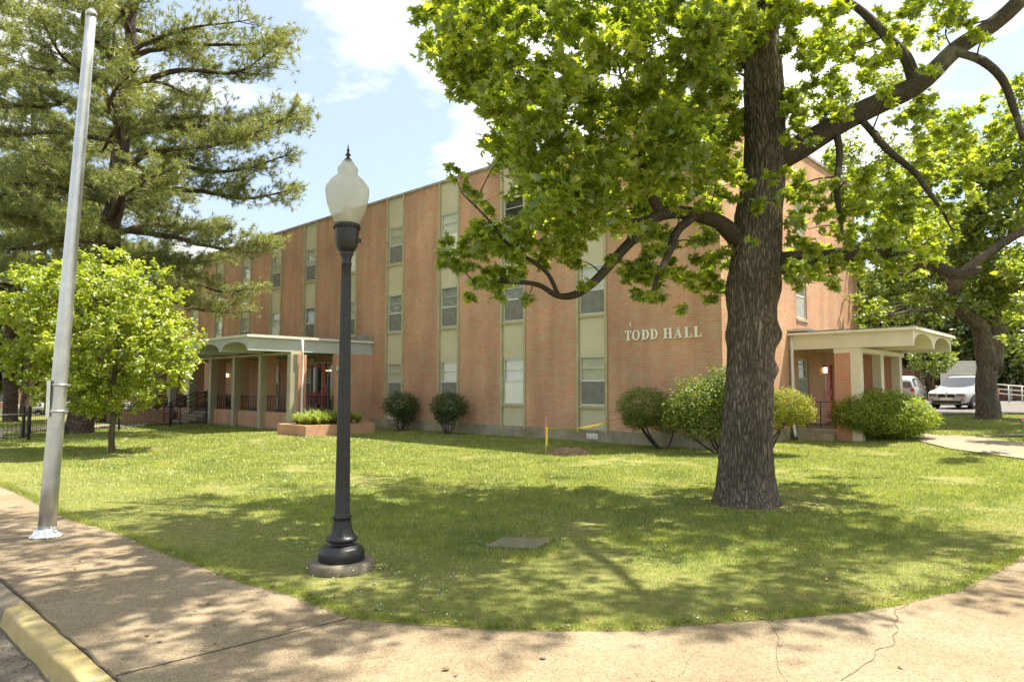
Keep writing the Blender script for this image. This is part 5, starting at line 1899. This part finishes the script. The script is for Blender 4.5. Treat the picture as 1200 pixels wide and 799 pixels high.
# ------------------------------------------------------------------ pines
def pine(label, base, pts, radii, z0, z1, lmax, nbr, seed, tufts=1.0, group='pines on the left', needle=.20, droop=0.0, aims=None):
    rng = np.random.default_rng(seed)
    base = Vector(base)
    t = thing('pine_tree', label, 'tree', base, 0, group)
    W = Wood(seed)
    W.limb([Vector(p) - base for p in pts], radii, 18, 8)
    TP = [Vector(p) - base for p in pts]

    def trunk_at(z):
        for a, b in zip(TP[:-1], TP[1:]):
            if a.z <= z <= b.z: return a.lerp(b, (z - a.z) / max(1e-6, b.z - a.z))
        return TP[-1]
    tips = []
    specs = []
    for k in range(nbr):
        z = z0 + (z1 - z0) * ((k + rng.uniform(0, 1)) / nbr)
        f = (z - z0) / (z1 - z0)
        L = lmax * (0.55 + 0.45 * math.sin(math.pi * min(1, .25 + f * .8))) * rng.uniform(.72, 1.08) * (1 - .55 * f * f)
        specs.append((z, k * 2.399 + rng.uniform(-.5, .5), L, rng.uniform(-.10, .22) - droop * (1 - f)))
    for sp in (aims or []): specs.append(sp)
    for (z, az, L, rise) in specs:
        b0 = trunk_at(z)
        d = Vector((math.cos(az), math.sin(az), 0))
        sdv = Vector((-d.y, d.x, 0))
        bow = rng.uniform(-.12, .12)
        P = [b0, b0 + d * L * .33 + Vector((0, 0, L * (rise * .5 + .06))) + sdv * bow * L * .4, b0 + d * L * .68 + Vector((0, 0, L * (rise * .8 + .03))) + sdv * bow * L, b0 + d * L + Vector((0, 0, L * rise + L * .10))]
        r0 = .018 * L + .015
        PP = W.limb(P, [r0, r0 * .75, r0 * .45, r0 * .15], 7, 5, .1)
        nb = int(14 + L * 5)
        for j in range(nb):
            u = rng.uniform(.22, 1.0)
            q = PP[min(len(PP) - 1, int(u * (len(PP) - 1)))]
            sl = L * rng.uniform(.10, .30) * (1.25 - u * .6)
            sa = az + rng.choice([-1, 1]) * rng.uniform(.35, 1.1)
            e = q + Vector((math.cos(sa), math.sin(sa), rng.uniform(-.15, .45))) * sl
            W.mb.tube([q, q.lerp(e, .5) + Vector((0, 0, -.03 * sl)), e], [.014, .010, .005], 4)
            m = 4 + int(sl * 6)
            for i in range(m):
                w = rng.uniform(.35, 1.05)
                c = q.lerp(e, w) + Vector(rng.normal(0, .13, 3))
                dd = (e - q).normalized() * .8 + Vector(rng.normal(0, .45, 3)) + Vector((0, 0, .45))
                tips.append((c, dd.normalized()))
    W.mb.build('trunk', M['pine_bark'], t)
    tips = tips[:int(len(tips) * 1.0)]
    C = np.array([c for c, _ in tips]); Dv = np.array([d for _, d in tips])
    k = int(26 * tufts)
    n = len(C)
    C2 = np.repeat(C, k, 0); D2 = np.repeat(Dv, k, 0)
    v = D2 * rng.uniform(.15, 1.1, (n * k, 1)) + rng.normal(0, .55, (n * k, 3))
    v /= np.linalg.norm(v, axis=1, keepdims=True)
    L = needle * rng.uniform(.7, 1.2, (n * k, 1))
    side = np.cross(v, rng.normal(0, 1, (n * k, 3)))
    side /= np.linalg.norm(side, axis=1, keepdims=True)
    wd = .0085 * rng.uniform(.8, 1.3, (n * k, 1))
    st = C2 + D2 * rng.uniform(-.10, .08, (n * k, 1))
    V = np.stack([st - side * wd, st + side * wd, st + v * L + np.array([0, 0, -.02])], 1).reshape(-1, 3)
    F = np.arange(n * k * 3).reshape(-1, 3)
    np_mesh('crown', V, F, M['needle'], t)
    return len(C)


Yp = 25.4
pb = at(90, 509, Yp)
PT = [at(90, 511, Yp), at(94, 500, Yp), at(102, 440, Yp), at(112, 360, Yp), at(127, 290, Yp), at(137, 220, Yp), at(145, 150, Yp), at(150, 80, Yp), at(155, 0, Yp), at(160, -120, Yp), at(165, -260, Yp)]
pine('leaning pine with thick bare lower trunk beside the iron fence', (pb.x, pb.y, 0), PT, [.62, .46, .42, .39, .37, .31, .26, .22, .19, .12, .03], 6.0, 22.5, 6.3, 43, 3, .88,
     aims=[(7.6, -.15, 6.6, -.20), (6.6, .1, 5.6, -.30), (6.3, -.5, 4.8, -.34), (9.0, .05, 6.8, -.06), (9.9, -.3, 6.9, .03), (11.6, .2, 6.6, .02), (11.2, -.1, 6.9, .0), (13.2, -.2, 6.3, .05), (14.3, .15, 5.8, .1),
           (7.2, 3.0, 5.5, -.1), (8.6, 3.4, 6.2, 0), (9.5, 2.8, 6, .02), (12, 3.2, 6.2, .05), (6.0, -1.6, 4.6, -.22), (7.0, -1.2, 5.0, -.1), (8.5, -1.5, 5, 0), (5.6, 0.5, 5.2, -.26)])
for i, (px, py, Y, h, lm, lab) in enumerate([(116, 495, 33, 21, 5.2, 'second pine close behind the leaning pine'), (12, 494, 34, 19, 5.2, 'slim pine with dark trunk behind the open fence gate'),
                                            (30, 486, 41, 20, 5.5, 'pine with a forked upper trunk showing against the sky'), (58, 486, 46, 19, 5.5, 'far pine just left of the metal pole'), (-45, 500, 30, 20, 5.5, 'pine at the very edge left of the slim pine')]):
    q = at(px, py, Y)
    z = gz(q.x, q.y)
    b = Vector((q.x, q.y, z))
    r = random.Random(i)
    pts = [b + Vector((0, 0, -.1)), b + Vector((0, 0, .3)), b + Vector((r.uniform(-.3, .3), 0, h * .3)), b + Vector((r.uniform(-.6, .6), 0, h * .6)), b + Vector((r.uniform(-.6, .6), 0, h))]
    pine(lab, b, pts, [.42, .32, .28, .2, .04], h * .26, h * .98, lm, 33, 20 + i, 0.8, needle=.24)

# ------------------------------------------------------------------ shrubs
def shrub(name, label, base, blobs, mat, leaf, n, stems, seed, shape='small', group=None, shell=.72, stem_r=.02):
    """blobs: (centre, radii) of the foliage; stems fan from the base into the blobs"""
    rng = np.random.default_rng(seed)
    base = Vector(base)
    t = thing(name, label, 'shrub', base, 0, group)
    W = Wood(seed)
    vol = sum(b[1][0] * b[1][1] * b[1][2] for b in blobs)
    for i in range(stems):
        c, r = blobs[i % len(blobs)]
        a = i * 2.4 + seed
        e = Vector(c) + Vector((math.cos(a) * r[0] * .6, math.sin(a) * r[1] * .6, r[2] * .1))
        b0 = Vector((math.cos(a) * .06, math.sin(a) * .06, -.05))
        W.limb([b0, b0.lerp(e, .45) + Vector((math.cos(a) * .04, math.sin(a) * .04, -.08)), e], [stem_r, stem_r * .75, stem_r * .3], 6, 4)
    W.mb.build('stem', M['limb_bark'], t)
    PS, OS = [], []
    for c, r in blobs:
        m = int(n * r[0] * r[1] * r[2] / vol)
        a = rng.normal(0, 1, (m, 3)); a /= np.linalg.norm(a, axis=1, keepdims=True)
        rad = rng.uniform(0, 1, (m, 1))
        rad = shell + (1.02 - shell) * rad ** .7
        w = np.array([1 + .24 * noise.noise(Vector(x) * 3.2 + Vector((seed, 1, 0))) + .09 * noise.noise(Vector(x) * 9 + Vector((seed, 1, 0))) for x in a])[:, None]
        PS.append(np.array(c) + a * rad * w * np.array(r)); OS.append(a)
    P, O = np.concatenate(PS), np.concatenate(OS)
    k = P[:, 2] > .04
    V, F = scatter(P[k], leaf, shape, rng, .1, .55, .3, O[k])
    np_mesh('foliage', V, F, M[mat], t)


def on_ground(px, py):
    x, y = gp(px, py)
    return Vector((x, y, gz(x, y)))


b1 = hw(13.05, .75); b2 = hw(10.15, .85)
shrub('clipped_shrub', 'round dark shrub under the window strip next to the daylily planter', b1, [((0, 0, .98), (.72, .68, .52)), ((.15, .1, .55), (.42, .4, .3))], 'shrub_dark', .055, 7500, 9, 1, group='round shrubs along the wall', shell=.5)
shrub('clipped_shrub', 'round dark shrub second from the daylily planter along the wall', b2, [((0, 0, 1.0), (.70, .66, .50)), ((-.1, .1, .6), (.42, .4, .3))], 'shrub_dark', .055, 7500, 9, 2, group='round shrubs along the wall', shell=.5)
b3 = Vector((4.15, 19.0, 0))
shrub('clipped_shrub', 'small clipped round shrub on a bare stem at the end of the yellow tape', b3, [((-.45, .1, 1.15), (.78, .7, .56)), ((.15, 0, .72), (.5, .45, .3)), ((-.7, 0, .8), (.4, .4, .3))], 'shrub_mid', .05, 10500, 4, 3, shell=.55, stem_r=.035)
b4 = Vector((5.35, 17.6, 0))
shrub('tall_shrub', 'tall loose glossy shrub half hidden behind the sweetgum trunk', b4, [((-.5, 0, 1.35), (.85, .75, .62)), ((.35, 0, 1.65), (.85, .8, .62)), ((-1.0, .1, 1.0), (.5, .5, .42)), ((1.0, .1, 1.15), (.6, .6, .5)), ((-.5, -.1, .75), (.75, .55, .45)), ((.4, -.1, .75), (.7, .55, .45))], 'shrub_mid', .08, 11500, 7, 4, 'ovate', shell=.35, stem_r=.03)
b5 = Vector((6.2, 17.2, 0))
shrub('yellow_shrub', 'yellow tipped shrub leaning out right of the sweetgum trunk', b5, [((.62, 0, 1.22), (.74, .62, .46)), ((.0, 0, 1.35), (.55, .5, .45)), ((1.0, 0, 1.05), (.42, .45, .33)), ((.3, 0, .85), (.5, .4, .3))], 'shrub_yellow', .05, 12500, 5, 5, shell=.5, stem_r=.03)
b6 = on_ground(1032, 514)
shrub('spreading_shrub', 'wide bright green feathery shrub in front of the side porch', b6, [((0, 0, .76), (1.38, 1.1, .72)), ((.55, -.1, .62), (.95, .9, .6)), ((-.6, -.1, .74), (.78, .8, .62))], 'shrub_bright', .06, 36000, 8, 6, shell=.66)
for i, (s, n_, w, h, lab) in enumerate([(30.5, 1.0, 1.5, 1.35, 'dark low shrub under the far windows beyond the porch steps'), (33.2, 1.4, 1.3, 1.1, 'dark shrub further along the wall past the small planter'), (35.6, 2.0, 1.4, 1.0, 'dark shrub at the far end of the long front')]):
    shrub('dark_shrub', lab, hw(s, n_), [((0, 0, h * .55), (w, .9, h * .55))], 'shrub_dark', .08, 5000, 5, 30 + i, shell=.6)

# ------------------------------------------------------------------ far brick house on the right, railing, house on the left
fq = at(1120, 470, 60)
house = thing('brick_house', 'far brick building with pale columns and a small white porch', 'building', (fq.x, fq.y, gz(fq.x, fq.y)), math.radians(-42))
mb = MB(); mb.box(-13, 18, 0, 9, -.5, 7.2); mb.build('wall', M['brick_red'], house)
mb = MB(); mb.prism([(-.4, 7.2), (9.4, 7.2), (4.5, 9.2)], 'x', -13.4, 18.4); mb.build('roof', M['roof'], house)
fw = None
for x in np.arange(-11.5, 17, 2.6):
    for z in (1.2, 4.4):
        if fw is None:
            mb = MB(); mb.box(-.62, .62, -.06, 0.0, -.06, 1.7); fw = mb.build('window', M['white_paint'], house)
            mb = MB(); mb.box(-.5, .5, -.075, -.061, .05, 1.6); mb.build('pane', M['car_glass'], fw); o = fw
        else: o = copy_tree(fw, house)
        o.location = (x, -.004, z)
for x in (-10.2, -7.6, -5, -2.4, .2, 2.8):
    mb = MB(); mb.box(x - .2, x + .2, -.5, -.1, .9, 6.9); mb.box(x - .32, x + .32, -.6, -.0, -.3, .9); mb.build('column', M['cream'], house)
mb = MB(); mb.box(4, 8, -2.6, -.02, 2.75, 3.1); o = mb.build('porch_roof', M['white_paint'], house)
for x in (4.2, 5.4, 6.6, 7.8):
    mb = MB(); mb.box(x - .09, x + .09, -2.5, -2.32, -.3, 2.75); mb.build('porch_column', M['white_paint'], house)
rl = thing('ramp_railing', 'white tubular railing of the ramp right of the thick tree', 'railing', (0, 0, 0))
A, B = at(1166, 450, 46), at(1260, 458, 46)
mb = MB()
for dz in (0, -.3, -.6): mb.tube([A + Vector((0, 0, dz)), B + Vector((0, 0, dz))], .045, 6)
for k in range(7):
    q = A.lerp(B, k / 6); mb.tube([Vector((q.x, q.y, gz(q.x, q.y) - .1)), q], .04, 6)
mb.build('rail', M['white_paint'], rl)
lq = at(20, 470, 105)
lh = thing('brick_house', 'far red roofed brick house behind the pines', 'building', (lq.x, lq.y, gz(lq.x, lq.y)), math.radians(12))
mb = MB(); mb.box(-22, 26, 0, 10, -.5, 4.5); mb.build('wall', M['brick_red'], lh)
mb = MB(); mb.prism([(-.8, 4.5), (10.8, 4.5), (5, 8.5)], 'x', -22.6, 26.6); mb.build('roof', M['brick_red'], lh)
lw = None
for x in np.arange(-20, 25, 4.5):
    if lw is None:
        mb = MB(); mb.box(-.7, .7, -.06, 0, 0, 1.7); o = lw = mb.build('window', M['white_paint'], lh)
        mb = MB(); mb.box(-.58, .58, -.075, -.061, .12, 1.58); mb.build('pane', M['car_glass'], lw)
    else: o = copy_tree(lw, lh)
    o.location = (x, -.004, 1.2)
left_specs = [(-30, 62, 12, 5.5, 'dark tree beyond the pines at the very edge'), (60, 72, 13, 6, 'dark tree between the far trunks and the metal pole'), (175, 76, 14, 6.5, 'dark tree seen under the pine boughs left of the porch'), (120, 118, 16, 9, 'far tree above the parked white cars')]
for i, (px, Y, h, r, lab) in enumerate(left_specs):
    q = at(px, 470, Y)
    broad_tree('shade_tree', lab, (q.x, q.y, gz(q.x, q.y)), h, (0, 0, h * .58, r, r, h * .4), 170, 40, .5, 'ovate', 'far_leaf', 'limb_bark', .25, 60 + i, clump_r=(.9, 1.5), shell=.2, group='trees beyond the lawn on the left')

# ------------------------------------------------------------------ grass, clover, litter
def lawn_points(n, rng, y0=4.6, y1=34):
    """points spread over the lawn, thinning out with distance"""
    u = rng.uniform(0, 1, n)
    k = 1.0                                   # density ~ 1/d^2 across, so 1/d per row
    Y = y0 * (y1 / y0) ** u
    X = (rng.uniform(-1, 1, n)) * (Y * 0.80 + 1.2)
    e = np.interp(X, EDGE_XY[:, 0], EDGE_XY[:, 1])
    keep = Y > e + rng.uniform(-0.02, 0.05, n)
    # not inside the hall, under the walks or in the street
    c, s = math.cos(RZ), math.sin(RZ)
    dx, dy = X - CORNER.x, Y - CORNER.y
    S, N = c * dx + s * dy, -s * dx + c * dy
    keep &= ~((S > -0.05) & (N < 0.06))
    keep &= ~((S > 12.85) & (S < 14.95) & (N < 5.0))
    keep &= ~((S > 15.9) & (N < 4.0))
    keep &= ~((S > -2.1) & (S <= 0) & (N < -4.3))
    keep &= ((X - LP.x) ** 2 + (Y - LP.y) ** 2) > 0.30 ** 2
    keep &= ((X - 3.42) ** 2 + (Y - 10.1) ** 2) > 0.5 ** 2
    return X[keep], Y[keep]


PATHS = [([gp(1074, 516), gp(1113, 526), gp(1200, 538), gp(1330, 560)] + [gp(1330, 536), gp(1200, 519), gp(1125, 507), gp(1084, 500)]),
         ([gp(1083, 499), gp(1100, 503), gp(1130, 510), gp(1200, 508.5), gp(1330, 512), gp(1330, 505), gp(1200, 503.5), gp(1118, 501.5), gp(1070, 494)])]
SLAB = [(p.x, p.y) for p in (gnd(568, 641), gnd(628, 643.5), gnd(649, 632), gnd(590, 630))]


def outside(X, Y, poly):
    ins = np.zeros(len(X), bool)
    j = len(poly) - 1
    for i in range(len(poly)):
        xi, yi, xj, yj = *poly[i], *poly[j]
        cr = ((yi > Y) != (yj > Y)) & (X < (xj - xi) * (Y - yi) / (yj - yi + 1e-12) + xi)
        ins ^= cr
        j = i
    return ~ins


def GZ(X, Y): return np.array([gz(x, y) for x, y in zip(X, Y)])


rng = np.random.default_rng(99)
X, Y = lawn_points(900000, rng)
k = np.ones(len(X), bool)
for pl in PATHS + [SLAB]: k &= outside(X, Y, pl)
X, Y = X[k], Y[k]
pn = np.array([noise.noise(Vector((x * .55, y * .55, 4.0))) + .6 * noise.noise(Vector((x * 1.9, y * 1.9, 8.0))) for x, y in zip(X, Y)])
k = pn < rng.uniform(.22, .75, len(X))          # thin worn patches
X, Y, pn = X[k], Y[k], pn[k]
n = len(X)
D_ = np.maximum(Y, 5)
Z = GZ(X, Y) - .012
h = rng.uniform(.02, .052, n) * (1 + .25 * rng.normal(0, 1, n).clip(-1, 1)) * (1 - .5 * np.clip(pn, 0, 1))
e = np.interp(X, EDGE_XY[:, 0], EDGE_XY[:, 1])
h *= np.where((Y - e < .25) & (rng.uniform(0, 1, n) < .35), 1.5, 1.0)
w = .0022 * D_ / 5 * rng.uniform(.7, 1.4, n)
a = rng.uniform(0, 2 * math.pi, n)
ln = rng.uniform(.2, 1.1, n) * h
b = rng.uniform(0, 2 * math.pi, n)
P0 = np.stack([X - w * np.cos(a), Y - w * np.sin(a), Z], 1)
P1 = np.stack([X + w * np.cos(a), Y + w * np.sin(a), Z], 1)
P2 = np.stack([X + ln * np.cos(b), Y + ln * np.sin(b), Z + h], 1)
V = np.stack([P0, P1, P2], 1).reshape(-1, 3)

# ragged fringe hanging over the pavement edge
ne = 34000
j = rng.integers(0, len(EDGE_F) - 1, ne)
EF = np.array([[p.x, p.y] for p in EDGE_F])
keepx = (EF[j, 0] > -12) & (EF[j, 0] < 8)
j = j[keepx]; ne = len(j)
cl_ = np.array([noise.noise(Vector((p[0] * 5, p[1] * 5, 2))) for p in EF])[j]
bx, by = EF[j, 0] + rng.normal(0, .05, ne), EF[j, 1] + abs(rng.normal(0, .05, ne)) - .015 + .03 * cl_
hh = rng.uniform(.02, .07, ne) * (1 + .5 * cl_)
ww = rng.uniform(.0018, .0035, ne); aa = rng.uniform(0, 6.28, ne); lean_ = rng.uniform(.1, 1.1, ne) * hh; bb = -1.57 + rng.normal(0, 1.0, ne)
V2 = np.stack([np.stack([bx - ww * np.cos(aa), by - ww * np.sin(aa), np.full(ne, 0.0)], 1), np.stack([bx + ww * np.cos(aa), by + ww * np.sin(aa), np.full(ne, 0.0)], 1),
               np.stack([bx + lean_ * np.cos(bb), by + lean_ * np.sin(bb), hh], 1)], 1).reshape(-1, 3)
V = np.concatenate([V, V2]); n = len(V) // 3
tag(np_mesh('grass', V, np.arange(3 * n).reshape(-1, 3), M['grass']), 'short mown grass of the lawn', 'grass', kind='stuff')

# clover heads
X, Y = lawn_points(3600, rng, 5.0, 22)
pn = np.array([noise.noise(Vector((x * .45, y * .45, 14.0))) for x, y in zip(X, Y)])
k = (pn > .08) & outside(X, Y, SLAB)
X, Y = X[k], Y[k]
Z = GZ(X, Y) + rng.uniform(.045, .07, len(X))
oct_v = np.array([(1, 0, 0), (0, 1, 0), (-1, 0, 0), (0, -1, 0), (0, 0, 1), (0, 0, -1)], float)
oct_f = np.array([(0, 1, 4), (1, 2, 4), (2, 3, 4), (3, 0, 4), (1, 0, 5), (2, 1, 5), (3, 2, 5), (0, 3, 5)])
r = rng.uniform(.004, .0075, len(X))
V = (oct_v[None] * r[:, None, None] + np.stack([X, Y, Z], 1)[:, None]).reshape(-1, 3)
F = (oct_f[None] + (np.arange(len(X)) * 6)[:, None, None]).reshape(-1, 3)
tag(np_mesh('clover_blossom', V, F, M['clover']), 'white clover flowers dotted over the lawn', 'clover', kind='stuff')

# fallen leaves on the lawn, the pavement and round the trunks
X, Y = lawn_points(1500, rng, 5.0, 30)
pn = np.array([noise.noise(Vector((x * .5, y * .5, 24.0))) for x, y in zip(X, Y)])
k = pn > .05
P = [np.stack([X[k], Y[k], GZ(X[k], Y[k]) + .03], 1)]
n = 130
X = rng.uniform(-5.5, 6, n); Y = rng.uniform(3.4, 9.5, n)
k = Y < np.interp(X, EDGE_XY[:, 0], EDGE_XY[:, 1])
k &= np.array([((x - KERB[-1].x) * RDN.x + (y - KERB[-1].y) * RDN.y) < -.05 for x, y in zip(X, Y)])
P.append(np.stack([X[k], Y[k], np.full(k.sum(), .012)], 1))
i = rng.integers(20, len(EDGE_F) - 20, 1000)
P.append(np.array([[EDGE_F[j].x + rng.normal(0, .08), EDGE_F[j].y + abs(rng.normal(0, .12)), .02] for j in i]))
th = rng.uniform(0, 2 * math.pi, 260); rd = .5 + abs(rng.normal(0, .35, 260))
P.append(np.stack([3.42 + rd * np.cos(th), 10.1 + rd * np.sin(th), np.full(260, .03)], 1))
th = rng.uniform(0, 2 * math.pi, 700); rd = .8 + abs(rng.normal(0, 1.3, 700))
P.append(np.stack([pb.x + rd * np.cos(th), pb.y - .4 + rd * np.sin(th), np.full(700, .03)], 1))
th = rng.uniform(0, 2 * math.pi, 500); rd = .6 + abs(rng.normal(0, .9, 500)); xx, yy = rb.x + rd * np.cos(th), rb.y + rd * np.sin(th)
P.append(np.stack([xx, yy, GZ(xx, yy) + .04], 1))
V, F = scatter(np.concatenate(P), .048, 'ovate', rng, 0, .22, 1.2)
tag(np_mesh('leaf_litter', V, F, M['dead_leaf']), 'dry brown leaves scattered on lawn and pavement', 'leaf litter', kind='stuff')
